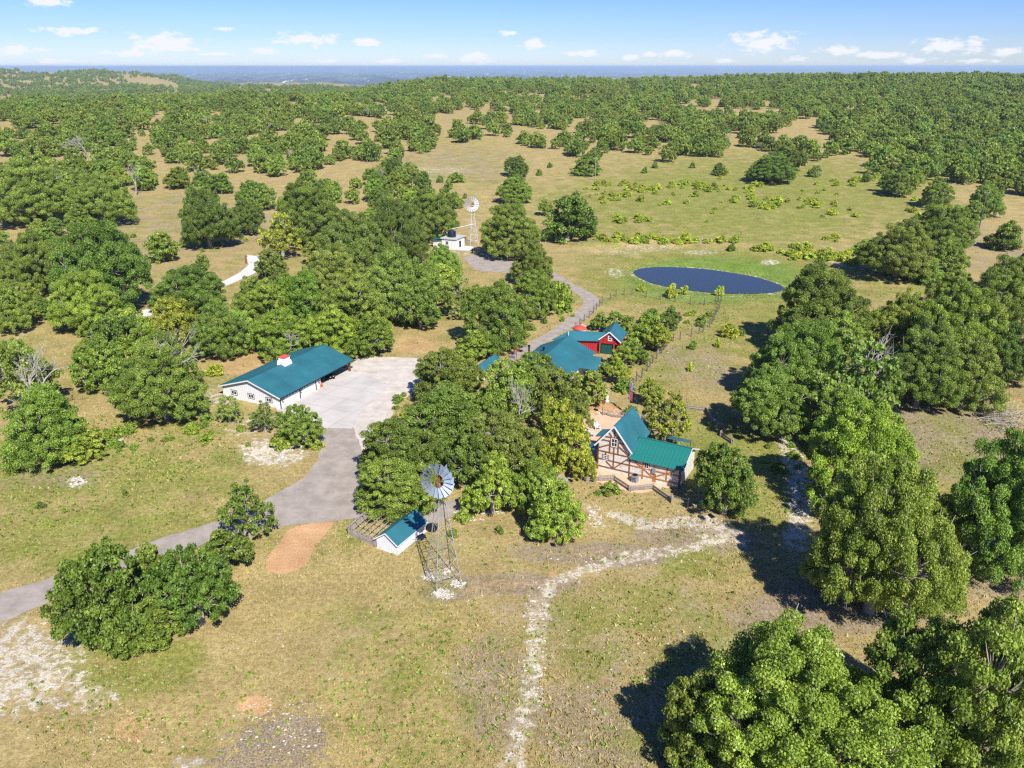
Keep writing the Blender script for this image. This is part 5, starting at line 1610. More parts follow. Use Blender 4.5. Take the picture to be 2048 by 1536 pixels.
# --- white shed with stick pen
def build_shed():
    s = thing('shed', 'small white board shed with teal gable roof under the near windmill', 'shed', (-13.85, 82.42, 0), R_(61.5))
    W, L, ZE, ZR = 3.1, 6.0, 1.5, 2.62
    m = MB(); m.prism([(0, -.4), (W, -.4), (W, ZE), (W / 2, ZR), (0, ZE)], 'x', 0, L); m.build('wall', M['white'], s)
    sp = [(0, y, 'x', -1, 0.0) for y in np.arange(.08, W, .24)] + [(x, 0, 'y', -1, 0.0) for x in np.arange(.1, L, .24)]
    shared_battens(s, sp, lambda x, y: (ZE + (ZR - ZE) * (1 - abs(y - W / 2) / (W / 2)) - .04) if x == 0 else ZE - .02, .025, .05)
    e = .25; sl = (ZR - ZE) / (W / 2); zr, ze = ZR + .1, ZE + .1 - sl * e
    r = MB()
    for ya in (-e, W + e):
        r.slab([(-.25, ya, ze), (L + .25, ya, ze), (L + .25, W / 2, zr), (-.25, W / 2, zr)], .06)
        for i in range(1, 15):
            x = -.25 + (L + .5) * i / 15; r.beam((x, ya, ze + .01), (x, W / 2, zr + .01), .03, .03)
    ro = r.build('roof', M['teal'], s)
    for ya in (-e, W + e):
        m = MB(); m.beam((-.27, ya, ze - .06), (-.27, W / 2, zr - .06), .04, .13); m.build('rake_board', M['white_trim'], s)
    m = MB(); m.beam((-.25, -e - .02, ze - .05), (L + .25, -e - .02, ze - .05), .04, .1); m.build('fascia', M['white_trim'], s)
    m = MB(); m.box(3.7, 4.7, -.02, -.004, .05, 1.35); d = m.build('door', M['white_trim'], s)
    m = MB(); m.box(3.78, 3.84, -.06, -.02, .7, .85); m.build('handle', M['black'], d)
    for z in (.45, 1.05):
        m = MB(); m.box(2.52, 2.6, -.04, -.004, z, z + .07); m.build('hinge', M['black'], s)
    m = MB(); m.box(-.1, L + .1, -.12, W + .1, -.1, .06); m.build('footing', M['stone'], s)
    return s


SHED = build_shed()
p0 = np.array(frame(SHED, .15, 3.2)[:2]); pL = np.array(px_flat(697, 1069)); pB = np.array(px_flat(735, 1037)); pC = np.array(px_flat(790, 1040))
pen = thing('animal_pen', 'rough pen of upright cedar stakes and overhead poles joined to the white shed', 'pen', (0, 0, 0))
rng = random.Random(12)
smesh = []
for h in (1.15, 1.28, 1.4, 1.22, 1.33):
    m = MB(); m.path([(0, 0, -.1), (rng.uniform(-.03, .03), rng.uniform(-.03, .03), h * .5), (rng.uniform(-.05, .05), rng.uniform(-.05, .05), h)], .075, .05, 6); smesh.append(m.mesh('stake', M['grey_wood']))
for a, b, n in ((p0, pL, 34), (pL, pB, 28), (pB, pC, 14)):
    for i in range(n):
        t_ = i / n
        q = a + (b - a) * t_
        link('stake', rng.choice(smesh), pen, (q[0], q[1], 0), (0, 0, rng.uniform(0, 6)))
dv = pB - pL
for i in range(6):
    t_ = (i + .3) / 6.2
    q = pL + (p0 - pL) * t_
    e_ = q + dv * rng.uniform(.92, 1.12)
    m = MB(); m.path([(q[0] - dv[0] * .05, q[1] - dv[1] * .05, 1.28), (q[0] * .5 + e_[0] * .5, q[1] * .5 + e_[1] * .5, 1.38), (e_[0], e_[1], 1.36)], .06, .045, 6); m.build('pole', M['grey_wood'], pen)
for t_ in (.33, .7):
    q = pL + dv * t_; e_ = p0 + dv * t_
    m = MB(); m.path([(q[0], q[1], 1.25), (e_[0], e_[1], 1.28)], .05, .05, 5); m.build('purlin', M['grey_wood'], pen)

p = frame(SHED, L_ if False else 6.9, .15)
t = thing('water_trough', 'round dark stock tank on the grass at the far end of the white shed', 'trough', (p[0] + .5, p[1] - .5, 0))
m = MB(); m.lathe([(.62, 0), (.72, .55), (.76, .6), (.70, .6), (.66, .5), (.0, .48)], 20); m.build('tank', M['black'], t)
p = frame(SHED, 3.9, -.75)
t = thing('wheelbarrow', 'dark wheelbarrow with pale handles tipped against the white shed', 'wheelbarrow', (p[0], p[1], 0), R_(40))
m = MB(); m.prism([(-.45, .75), (.5, .8), (.35, .42), (-.25, .38)], 'y', -.33, .33); m.build('tub', M['navy'], t)
for y in (-.27, .27):
    m = MB(); m.path([(.55, y * .5, .2), (-.3, y, .42), (-1.1, y * 1.15, .62)], .025, .025, 6); m.build('handle', M['chair'], t)
    m = MB(); m.path([(-.3, y, .42), (-.42, y, .0)], .02, .02, 5); m.build('leg', M['steel'], t)
m = MB(); m.lathe([(.08, -.04), (.18, -.05), (.2, 0), (.18, .05), (.08, .04)], 12); m.v = [(a + .62, c, b + .2) for a, b, c in m.v]; m.build('wheel', M['tyre'], t)


# --- windmills
def build_windmill(label, loc, rz, H, base, rot_r, face, tilt, legm, blade_mat, vane=True, fill=1.0):
    w = thing('windmill', label, 'windmill', loc, rz)
    top = H - .5; tw = .16
    foot = [(-base / 2, -base / 2), (base / 2, -base / 2), (base / 2, base / 2), (-base / 2, base / 2)]
    def at(i, z):
        k = 1 - z / top; s = tw + (base / 2 - tw) * k
        return (math.copysign(s, foot[i][0]), math.copysign(s, foot[i][1]), z)
    for i in range(4):
        m = MB(); m.beam(at(i, -.3), at(i, top), .085, .085); m.build('leg', M[legm], w)
    lev = [.12, .27, .43, .6, .78]
    for j, f in enumerate(lev):
        m = MB()
        for i in range(4): m.beam(at(i, f * top), at((i + 1) % 4, f * top), .05, .05)
        m.build('girt', M[legm], w)
    zs = [0.0] + lev[:4]
    for j in range(4):
        m = MB()
        for i in range(4):
            m.tube(at(i, zs[j] * top), at((i + 1) % 4, zs[j + 1] * top), .016, .016, 4); m.tube(at((i + 1) % 4, zs[j] * top), at(i, zs[j + 1] * top), .016, .016, 4)
        m.build('brace', M[legm], w)
    m = MB(); m.tube((0, 0, 0), (0, 0, top), .03, .03, 5); m.build('pump_rod', M['grey_metal'], w)
    m = MB(); m.box(-.45, .45, -.45, .45, top - .32, top - .25); m.build('platform', M['rust'], w)
    # head turns to FACE (angle of the wheel axis); everything of it hangs on one part
    head = MB(); head.box(-.28, .3, -.16, .16, -.2, .22); head.tube((-.3, 0, 0), (-.75, 0, 0), .07, .07, 8)
    hd = head.build('gearbox', M['rust'], w)
    hd.location = (0, 0, H); hd.rotation_euler = (0, tilt, face - rz)
    # 18 blades, alike: one mesh
    b = MB(); ri, ro = rot_r * .40, rot_r; n = 18
    wi, wo = 2 * math.pi * ri / n * .60 * fill, 2 * math.pi * ro / n * .54 * fill
    pt = []
    for r_, ww in ((ri, wi), ((ri + ro) / 2, (wi + wo) / 2), (ro, wo)):
        for s in (-1, 0, 1):
            tw_ = R_(30)
            pt.append((s * ww * math.sin(tw_) + (.035 if s == 0 else 0), s * ww * math.cos(tw_), r_))
    k = len(b.v); b.v += pt
    for r_ in range(2):
        for s in range(2):
            q = r_ * 3 + s; b.f.append((q, q + 1, q + 4, q + 3))
    bm_ = b.mesh('blade', M[blade_mat])
    for i in range(n):
        link('blade', bm_, hd, (-.8, 0, 0), (2 * math.pi * i / n, 0, 0))
    for r_ in (rot_r * .42, rot_r * .82):
        m = MB()
        for i in range(36):
            a0, a1 = 2 * math.pi * i / 36, 2 * math.pi * (i + 1) / 36
            m.tube((-.8, r_ * math.cos(a0), r_ * math.sin(a0)), (-.8, r_ * math.cos(a1), r_ * math.sin(a1)), .016, .016, 4, False)
        m.build('ring', M['galv_leg'], hd)
    m = MB()
    for i in range(6):
        a0 = 2 * math.pi * i / 6; m.tube((-.8, 0, 0), (-.8, rot_r * .82 * math.cos(a0), rot_r * .82 * math.sin(a0)), .018, .018, 4)
    m.lathe([(.0, 0), (.15, .0), (.15, .14), (.08, .2)], 10); m.build('spoke', M['rust'], hd)
    if vane:
        m = MB(); m.tube((.3, 0, .05), (1.7, .25, .1), .03, .03, 5); m.tube((.3, 0, -.1), (1.7, .25, .0), .025, .025, 5)
        m.prism([(1.4, -.42), (2.6, -.62), (2.6, .72), (1.4, .52)], 'y', .22, .24); m.build('tail_vane', M['galv'], hd)
    return w


build_windmill('near galvanised windmill on a lattice tower between white shed and dry meadow', (-7.85, 77.1, 0), R_(28), 13.35, 3.1, 1.98, R_(72), R_(6), 'galv_leg', 'galv')
for fx, fy in ((-8.23, 75.05), (-6.05, 76.71), (-9.67, 77.81), (-7.43, 79.25)):
    m = MB(); rng = random.Random(int(fx * 100))
    for _ in range(46):
        a_, q = rng.uniform(0, 6.28), math.sqrt(rng.random()) * .62
        m.rock((fx + q * math.cos(a_), fy + q * math.sin(a_), .05), rng.uniform(.07, .15), rng)
    tag(m.build('stone_heap', M['stone']), 'low heap of white stones round a foot of the near windmill', 'stones', 'stone heaps at the windmill feet', 'stuff')
MILL2 = build_windmill('far white windmill on a slim tower beside the pump house', (-12.95, 264.2, 0), R_(20), 13.3, 2.9, 2.4, R_(78), R_(4), 'chair', 'chair', True, .68)


# --- pump house with black tank
def build_pump_house():
    p = thing('pump_house', 'small white flat-roofed pump house beside the far windmill', 'pump house', (-18.2, 255.8, 0), R_(66))
    m = MB(); m.box(0, 6.4, 0, 5.0, -.4, 3.25); m.build('wall', M['white'], p)
    m = MB(); m.box(-.35, 6.75, -.35, 5.35, 3.25, 3.55); m.build('roof_slab', simple('grey_roof_slab', (.42, .42, .41), .85), p)
    m = MB(); m.box(2.6, 3.7, -.08, -.003, .05, 2.35); d = m.build('door', M['black'], p)
    wall_window(p, 'x', 0, 3.0, 1.4, 2.6, 1.1, -1, 1, 2, 'white_trim', 'window', None, .08)
    m = MB(); m.box(.5, 5.5, 5.002, 8.5, -.3, 2.5); m.build('annex', M['white'], p)
    m = MB(); m.slab([(-.3, 5.36, 3.2), (6.2, 5.36, 3.2), (6.2, 9.0, 2.6), (-.3, 9.0, 2.6)], .1); m.build('annex_roof', M['teal_green'], p)
    m = MB(); m.box(.2, 5.8, -4.6, -.005, -.2, .25); m.build('step', M['white_concrete'], p)
    return p


PH = build_pump_house()
q = frame(PH, 2.6, 2.6, 3.55)
t = thing('water_tank', 'black ribbed plastic water tank standing on the pump house roof', 'water tank', q)
m = MB(); pr_ = [(1.3, 0)]
for i in range(6):
    pr_ += [(1.3, .3 * i + .03), (1.36, .3 * i + .1), (1.36, .3 * i + .2), (1.3, .3 * i + .27)]
pr_ += [(1.25, 1.85), (.5, 2.2), (.45, 2.3), (.05, 2.32)]
m.lathe(pr_, 24); m.build('tank', M['navy'], t)
m = MB(); m.lathe([(.3, 2.32), (.3, 2.42), (.05, 2.45)], 12); m.build('lid', M['black'], t)
q2 = (MILL2.location.x + .3, MILL2.location.y - .6, 6.9)
m = MB(); m.path([(q[0], q[1], q[2] + 2.6), ((q[0] + q2[0]) / 2, (q[1] + q2[1]) / 2, 6.5), q2], .07, .07, 6)
tag(m.build('water_pipe', M['white_trim']), 'white pipe running from the far windmill to the black tank', 'pipe')
x, y, z = G(945, 506)
t = thing('hand_pump', 'small dark hand pump on the white slab before the pump house', 'pump', (x, y, 0))
m = MB(); m.lathe([(.18, 0), (.16, .9), (.24, .95), (.2, 1.3)], 10); m.build('body', M['navy'], t)
m = MB(); m.path([(.1, 0, 1.2), (.6, 0, 1.35), (.8, 0, .9)], .04, .03, 5); m.build('handle', M['black'], t)


# --- main house with red wing
def build_house():
    h = thing('house', 'main house with broad teal roof, red board wing, white gable window and green door', 'house', (0, 0, 0), 0)
    A = R_(66.5); u = np.array((math.cos(A), math.sin(A))); v = np.array((-math.sin(A), math.cos(A)))
    O = np.array((16.45, 148.6))                     # back right eave corner of the main block
    def P(a, b, z): q = O + u * a + v * b; return (float(q[0]), float(q[1]), z)
    W, L, ZE, ZR = 11.6, 14.0, 2.7, 5.35
    m = MB()
    m.prism([tuple(P(-.5, .5, 0)[:2]), tuple(P(-.5, W - .5, 0)[:2]), tuple(P(-L + .5, W - .5, 0)[:2]), tuple(P(-L + .5, .5, 0)[:2])], 'z', -.3, ZE - .02)
    m.build('wall', M['white'], h)
    r = MB()
    def slope(a0, a1, b0, b1):
        r.slab([P(a0, b0, ZE), P(a1, b0, ZE), P(a1 * 1.0, b1, ZR), P(a0 * 1.0, b1, ZR)], .12)
    slope(0, -L, 0, W / 2); slope(0, -L, W, W / 2)
    for i in range(1, 28):
        a = -L * i / 28
        r.beam(P(a, 0, ZE + .015), P(a, W / 2, ZR + .015), .04, .05); r.beam(P(a, W, ZE + .015), P(a, W / 2, ZR + .015), .04, .05)
    ro = r.build('roof', M['teal'], h)
    m = MB()
    for a in (-.3, -L + .3): 
        q = [P(a, .4, ZE - .05), P(a, W - .4, ZE - .05), P(a, W / 2, ZR - .15)]; q2 = [P(a + .15, .4, ZE - .05), P(a + .15, W - .4, ZE - .05), P(a + .15, W / 2, ZR - .15)]
        m.poly(q); m.poly(q2)
    m.build('gable', M['white'], h)
    # front gable wing over the porch, seen among the leaves
    r = MB(); r.slab([P(-9.5, -3.4, ZE), P(-9.5, W / 2 - 1, ZE), P(-7.0, W / 2 - 1, 4.5), P(-7.0, -3.4, 4.5)], .1); r.slab([P(-4.5, -3.4, ZE), P(-4.5, W / 2 - 1, ZE), P(-7.0, W / 2 - 1, 4.5), P(-7.0, -3.4, 4.5)], .1)
    r.build('porch_roof', M['teal'], h)
    # flues
    for (px, py, hh) in ((1058, 712, 2.2), (1087, 711, 1.7)):
        x, y, z = G(px, py, 3.3)
        m = MB(); m.lathe([(.16, -1.2), (.16, hh - .35), (.24, hh - .33), (.24, hh), (.1, hh + .08)], 10, (x, y, 3.3)); m.build('flue', M['black'], h)
    for (px, py) in ((1097, 706), (1137, 667)):
        x, y, z = G(px, py, 4.2)
        m = MB(); m.lathe([(.07, -.5), (.07, .2), (.1, .22), (.1, .3)], 8, (x, y, 4.3)); m.build('vent_pipe', M['white_trim'], h)
    # red gable
    B = R_(73); d = np.array((math.cos(B), math.sin(B))); g = np.array((math.sin(B), -math.cos(B)))
    Q0 = np.array((19.72, 154.35))                    # under the apex, at the front rake
    def Q(a, b, z): q = Q0 + g * a + d * b; return (float(q[0]), float(q[1]), z)
    hw, ze, zr, dp = 2.5, 3.0, 5.1, 7.2
    r = MB()
    for s in (-1, 1):
        r.slab([Q(s * hw, 0, ze), Q(s * hw, dp, ze), Q(0, dp, zr), Q(0, 0, zr)], .12)
    r.build('wing_roof', M['teal'], h)
    m = MB(); 
    for s in (-1, 1): m.beam(Q(s * hw, -.02, ze - .1), Q(0, -.02, zr - .1), .06, .2)
    m.build('rake_board', M['white_trim'], h)
    m = MB(); ww = 2.15
    def wallpoly(b, pts): m.poly([Q(a, b, z) for a, z in pts])
    wallpoly(.45, [(-ww, 2.35), (ww, 2.35), (ww, ze + .2), (0, zr - .15), (-ww, ze + .2)])
    wallpoly(.60, [(-ww, 2.35), (ww, 2.35), (ww, ze + .2), (0, zr - .15), (-ww, ze + .2)])
    m.poly([Q(-ww, .45, 2.35), Q(ww, .45, 2.35), Q(ww, .6, 2.35), Q(-ww, .6, 2.35)])
    wallpoly(2.0, [(-ww, -.2), (ww, -.2), (ww, ze), (0, zr - .2), (-ww, ze)])
    m.poly([Q(-ww, 2.0, -.2), Q(-ww, dp - .4, -.2), Q(-ww, dp - .4, ze), Q(-ww, 2.0, ze)]); m.poly([Q(ww, 2.0, -.2), Q(ww, dp - .4, -.2), Q(ww, dp - .4, ze), Q(ww, 2.0, ze)])
    wallpoly(dp - .4, [(-ww, -.2), (ww, -.2), (ww, ze), (0, zr - .2), (-ww, ze)])
    m.build('red_wall', M['red_paint'], h)
    for i in range(15):
        a = -ww + .15 + i * (2 * ww - .3) / 14
        if abs(a) < .5: continue
        zt = ze + .15 + (zr - .2 - ze) * (1 - abs(a) / ww)
        bt = MB(); bt.beam(Q(a, .43, 2.4), Q(a, .43, zt - .1), .05, .05); bt.build('batten', M['red_paint'], h)
    for a in (-1.95, .95, 1.98):
        pz = MB(); pz.beam(Q(a, .5, -.1), Q(a, .5, 2.34), .28, .28); pz.build('post', M['brown_wood'], h)
    w_ = MB(); c0, c1, z0, z1, t_ = -.42 + .12, .42 + .12, 3.0, 4.1, .13
    for (a0, a1, b0, b1) in ((c0, c0 + t_, z0, z1), (c1 - t_, c1, z0, z1), (c0 + t_, c1 - t_, z0, z0 + t_), (c0 + t_, c1 - t_, z1 - t_, z1), (.10, .14, z0 + t_, z1 - t_), (c0 + t_, .10, 3.53, 3.57), (.14, c1 - t_, 3.53, 3.57)):
        k = len(w_.v)
        for b_ in (.36, .445):
            w_.v += [Q(a0, b_, b0), Q(a1, b_, b0), Q(a1, b_, b1), Q(a0, b_, b1)]
        w_.f += [(k, k + 1, k + 2, k + 3), (k + 4, k + 7, k + 6, k + 5)] + [(k + i, k + 4 + i, k + 4 + (i + 1) % 4, k + (i + 1) % 4) for i in range(4)]
    wo_ = w_.build('window', M['white_trim'], h)
    pn = MB(); pn.poly([Q(c0 + .05, .43, z0 + .05), Q(c1 - .05, .43, z0 + .05), Q(c1 - .05, .43, z1 - .05), Q(c0 + .05, .43, z1 - .05)]); pn.build('pane', M['dark'], wo_)
    for a0, a1 in ((-1.7, -.46), (-.42, .82)):
        dd = MB(); k = 0
        for b_ in (.72, .79): dd.v += [Q(a0, b_, 0), Q(a1, b_, 0), Q(a1, b_, 2.3), Q(a0, b_, 2.3)]
        dd.f += [(0, 1, 2, 3), (7, 6, 5, 4)] + [(i, 4 + i, 4 + (i + 1) % 4, (i + 1) % 4) for i in range(4)]
        dd.build('door', M['green_door'], h)
    # low red wing that joins the two
    R0, R1 = np.array((12.0, 157.7)), np.array((19.3, 156.5)); E0, E1 = np.array((12.9, 155.0)), np.array((17.5, 154.6))
    back = (R0 - E0) * np.array((1, 1))
    r = MB()
    r.slab([(*E0, 3.0), (*E1, 3.0), (*R1, 4.3), (*R0, 4.3)], .1)
    K0, K1 = R0 + np.array((-.2, 2.8)), R1 + np.array((.6, 2.7))
    r.slab([(*K0, 3.0), (*K1, 3.0), (*R1, 4.3), (*R0, 4.3)], .1)
    S0 = np.array((8.2, 156.0)); r.slab([(*E0, 3.0), (*S0, 2.9), (*K0, 3.0), (*R0, 4.3)], .1)
    r.build('link_roof', M['teal'], h)
    m = MB(); m.poly([(12.9, 155.5, -.2), (17.45, 155.2, -.2), (17.45, 155.2, 3.05), (12.9, 155.5, 3.05)]); m.poly([(12.9, 155.65, -.2), (17.45, 155.35, -.2), (17.45, 155.35, 3.05), (12.9, 155.65, 3.05)]); m.build('link_wall', M['red_paint'], h)
    for i in range(12):
        x = 13.0 + i * .39; y = 155.5 - .066 * (x - 12.9)
        bt = MB(); bt.beam((x, y - .03, 0), (x, y - .03, 2.95), .06, .05); bt.build('batten', M['red_paint'], h)
    return h


build_house()
# red-capped bin behind the house
x, y, z = 14.6, 164.5, 0
t = thing('storage_bin', 'round pale bin with red cap and white bands behind the red house wing', 'storage bin', (x, y, 0))
m = MB(); m.lathe([(1.35, -.2), (1.35, 2.6)], 20); m.build('bin', M['chair'], t)
m = MB(); m.lathe([(1.5, 2.6), (1.42, 2.8), (.9, 3.15), (.15, 3.35)], 20); cp = m.build('cap', M['red_cap'], t)
for a_ in (0.4, 2.5):
    m = MB(); m.path([(1.46 * math.cos(a_), 1.46 * math.sin(a_), 2.8), (.9 * math.cos(a_), .9 * math.sin(a_), 3.2), (.15 * math.cos(a_), .15 * math.sin(a_), 3.4)], .06, .05, 5); m.build('band', M['white_trim'], cp)
m = MB(); m.tube((.2, 0, 3.3), (.2, 0, 4.6), .05, .04, 6); m.build('mast', M['black'], cp)

# little porch pavilion seen between the crowns, left of the house
t = thing('pavilion', 'narrow teal-roofed pavilion with white posts among the trees left of the house', 'pavilion', (-5.0, 142.0, 0), R_(66))
m = MB(); m.slab([(-3.2, -1.3, 2.5), (4.2, -1.3, 2.5), (4.2, 0, 3.4), (-3.2, 0, 3.4)], .1); m.slab([(-3.2, 1.3, 2.5), (4.2, 1.3, 2.5), (4.2, 0, 3.4), (-3.2, 0, 3.4)], .1); m.build('roof', M['teal'], t)
for xx in (-2.9, 3.9):
    for yy in (-1.0, 1.0):
        m = MB(); m.box(xx - .14, xx + .14, yy - .14, yy + .14, -.1, 2.65); m.build('post', M['white_trim'], t)
m = MB(); m.box(-2.6, 3.6, .75, .95, -.2, 1.1); m.build('low_wall', M['rubble'], t)
# rusty ornament by the drive
x, y, z = G(1033, 722)
t = thing('garden_sculpture', 'rusty ring sculpture on a post beside the upper drive', 'sculpture', (x, y, 0))
m = MB(); m.path([(0, 0, 0), (0, 0, 2.2)], .07, .06, 6); m.build('post', M['rust'], t)
for zz, rr_ in ((2.1, .55), (2.5, .6), (2.85, .45)):
    m = MB()
    for i in range(16):
        a0, a1 = 6.283 * i / 16, 6.283 * (i + 1) / 16; m.tube((rr_ * math.cos(a0), rr_ * math.sin(a0), zz), (rr_ * math.cos(a1), rr_ * math.sin(a1), zz), .05, .05, 5, False)
    m.tube((-rr_, 0, zz), (rr_, 0, zz), .04, .04, 5); m.build('ring', M['rust'], t)


# ------------------------------------------------------------------ fences
def rail_fence(label, pts, rails=4, h=.95):
    W_ = [np.array(G(*p)[:2]) for p in pts]
    f = thing('rail_fence', label, 'fence', (0, 0, 0))
    rng = random.Random(len(pts) * 7)
    for i, (a, b) in enumerate(zip(W_[:-1], W_[1:])):
        L = np.linalg.norm(b - a); n = max(1, round(L / 3.2))
        nrm = np.array((-(b - a)[1], (b - a)[0])) / L
        for s in range(n):
            p_, q_ = a + (b - a) * s / n, a + (b - a) * (s + 1) / n
            for r_ in range(rails):
                za = .14 + (h - .14) * (r_ + .5 * (i % 2)) / rails
                off = nrm * rng.uniform(-.05, .05)
                d_ = (q_ - p_) / np.linalg.norm(q_ - p_) * .2
                m = MB(); m.beam((*(p_ - d_ + off), za + rng.uniform(-.03, .03)), (*(q_ + d_ + off), za + rng.uniform(-.03, .03)), .12, .10); m.build('rail', M['grey_wood'], f)
    for k, p_ in enumerate(W_):
        for sgn in (-1, 1):
            m = MB(); m.path([(p_[0] + sgn * .13, p_[1], -.2), (p_[0] + sgn * .11, p_[1], h + .12)], .06, .05, 6); m.build('post', M['grey_wood'], f)
    return f


rail_fence('zigzag split-rail fence in front of the timbered cottage', [(1174, 964), (1200, 962), (1227, 961), (1260, 983), (1305, 979), (1343, 1006)])
rail_fence('grey split-rail fence on the grass right of the cottage, running behind the round tree', [(1374, 818), (1411, 823), (1425, 846), (1451, 860), (1441, 873), (1464, 888)])


def wire_fence(label, pts, h=1.5, gap=0, mat='grey_wood', wires=4, name='wire_fence'):
    W_ = [G(*p) for p in pts]
    f = thing(name, label, 'fence', (0, 0, 0))
    rng = random.Random(3)
    pm = []
    for k in range(3):
        m = MB(); m.path([(0, 0, -.3), (rng.uniform(-.05, .05), rng.uniform(-.05, .05), h * rng.uniform(.95, 1.1))], .12, .09, 6); pm.append(m.mesh('post', M[mat]))
    P_ = []
    for a, b in zip(W_[:-1], W_[1:]):
        d = math.hypot(b[0] - a[0], b[1] - a[1]); n = max(1, round(d / gap)) if gap else 1
        P_ += [(a[0] + (b[0] - a[0]) * i / n, a[1] + (b[1] - a[1]) * i / n, a[2] + (b[2] - a[2]) * i / n) for i in range(n)]
    P_.append(W_[-1])
    for q in P_: link('post', rng.choice(pm), f, q, (0, 0, rng.uniform(0, 6)))
    for w in range(wires):
        m = MB()
        for a, b in zip(P_[:-1], P_[1:]):
            zz = h * (w + .7) / wires * .95
            m.tube((a[0], a[1], a[2] + zz), (b[0], b[1], b[2] + zz), .012, .012, 3, False)
        m.build('wire', M['grey_metal'], f)
    return f


wire_fence('post and wire fence along the upper drive and under the pond bank', [(1150, 660), (1168, 643), (1178, 636), (1187, 626), (1204, 607), (1221, 599), (1232, 593), (1248, 590), (1264, 590.5), (1292, 594), (1320, 600), (1350, 604.5), (1380, 608), (1409, 610), (1430, 609), (1442, 600)], 1.8, 3.2, 'dark_wood', 4)
wire_fence('tall wire fence down the right side of the fenced yard', [(1442, 600), (1439, 617), (1432, 630), (1424, 648), (1419, 655), (1406, 665), (1398, 668), (1382, 673), (1360, 680), (1346, 683), (1332, 693), (1323, 707), (1313, 718), (1305, 727), (1294, 743), (1283, 756), (1273, 762), (1266, 775), (1262, 790)], 2.0, 3.0, 'dark_wood', 6)
wire_fence('wire fence from the cottage corner to the round tree', [(1343, 1007), (1375, 1016), (1407, 1022)], 1.5, 4.2, 'grey_wood', 3)
wire_fence('thin wire fence across the meadow beyond the clay bank', [(1228, 470), (1330, 440), (1338, 425)], 1.3, 8, 'grey_wood', 2)
st = thing('stick_fence', 'uneven stick picket fence behind the timbered cottage', 'fence', (0, 0, 0))
rng = random.Random(6)
W_ = [np.array(px_flat(*p)) for p in ((1204, 829), (1227, 835), (1255, 838), (1283, 838), (1292, 846))]
for a, b in zip(W_[:-1], W_[1:]):
    n = int(np.linalg.norm(b - a) / .22)
    for i in range(n):
        q = a + (b - a) * i / n
        link('picket', smesh[i % 5], st, (q[0], q[1], 0), (0, 0, rng.uniform(0, 6)), (.7, .7, rng.uniform(.9, 1.15)))
for z_ in (.45, 1.0):
    m = MB()
    for a, b in zip(W_[:-1], W_[1:]): m.beam((*a, z_), (*b, z_), .05, .07)
    m.build('rail', M['grey_wood'], st)

# ------------------------------------------------------------------ poles, gate, small things
for (px, py, top, lb) in ((1957, 463, 386, 'dark leaning-looking utility pole on dry grass at the right, before the dense wood'), (1190, 361, 318, 'thin grey pole standing beside the flat juniper patch')):
    x, y, z = G(px, py)
    s_ = FPX / (y * cP - (z - CAMH) * sP)
    hgt_ = (py - top) / s_ / math.cos(math.atan2(CAMH - z, y)) * 1.02
    t = thing('utility_pole', lb, 'pole', (x, y, z))
    m = MB(); m.path([(0, 0, -.5), (0, 0, hgt_ * .5), (0, 0, hgt_)], .2, .13, 8); m.build('pole', M['dark_wood'] if px > 1500 else M['grey_wood'], t)
    m = MB(); m.beam((-.9, 0, hgt_ - .6), (.9, 0, hgt_ - .6), .1, .12); m.build('crossarm', M['grey_wood'], t)
    for q in (-.75, 0, .75):
        m = MB(); m.lathe([(.05, 0), (.07, .08), (.04, .18)], 8, (q, 0, hgt_ - .54 if q else hgt_)); m.build('insulator', M['chair'], t)

gA, gB = px_flat(493, 527), px_flat(541, 521)
gt = thing('ranch_gate', 'pale cross-barred gate closing the head of the white drive, brown posts', 'gate', (0, 0, 0))
for q in (gA, gB):
    m = MB(); m.box(q[0] - .22, q[0] + .22, q[1] - .22, q[1] + .22, -.2, 2.4); m.build('post', M['brown_wood'], gt)
for k in range(5):
    m = MB(); m.beam((gA[0] + .3, gA[1], .35 + k * .38), (gB[0] - .3, gB[1], .35 + k * .38), .06, .09); m.build('bar', M['white_trim'], gt)
for k in range(7):
    f_ = (k + .3) / 6.6; m = MB(); xx, yy = gA[0] + (gB[0] - gA[0]) * f_, gA[1] + (gB[1] - gA[1]) * f_
    m.beam((xx, yy - .05, .25), (xx, yy - .05, 2.0), .06, .06); m.build('stile', M['white_trim'], gt)

x, y, z = G(1257, 832)
t = thing('flagpole', 'pale flagpole behind the timbered cottage', 'flagpole', (x, y, 0))
m = MB(); m.tube((0, 0, 0), (0, 0, 6.6), .07, .045, 8); m.build('pole', M['steel'], t)
m = MB(); m.lathe([(.0, 6.6), (.09, 6.66), (.09, 6.74), (.0, 6.8)], 8); m.build('finial', M['steel'], t)
def flag(name, label, dz, mat, dx):
    me_v, me_f = [], []
    n = 9; hgt2 = 1.7
    for j in range(7):
        for i in range(n):
            s = i / (n - 1); me_v.append((x + .08 + s * .40 + .03 * math.sin(j), y + .13 * math.sin(s * 9 + j * .5), dz - hgt2 * j / 6 - s * .35))
    for j in range(6):
        for i in range(n - 1): q = j * n + i; me_f.append((q, q + 1, q + n + 1, q + n))
    m = MB(); m.v = me_v; m.f = me_f
    o = m.build(name, M[mat], None, True)
    sol = o.modifiers.new('thick', 'SOLIDIFY'); sol.thickness = .01
    return tag(o, label, 'flag')
flag('flag', 'purple flag hanging limp from the flagpole', 6.3, 'purple', 0)
flag('flag', 'dark red flag hanging below the purple one', 4.55, 'red_cloth', 0)

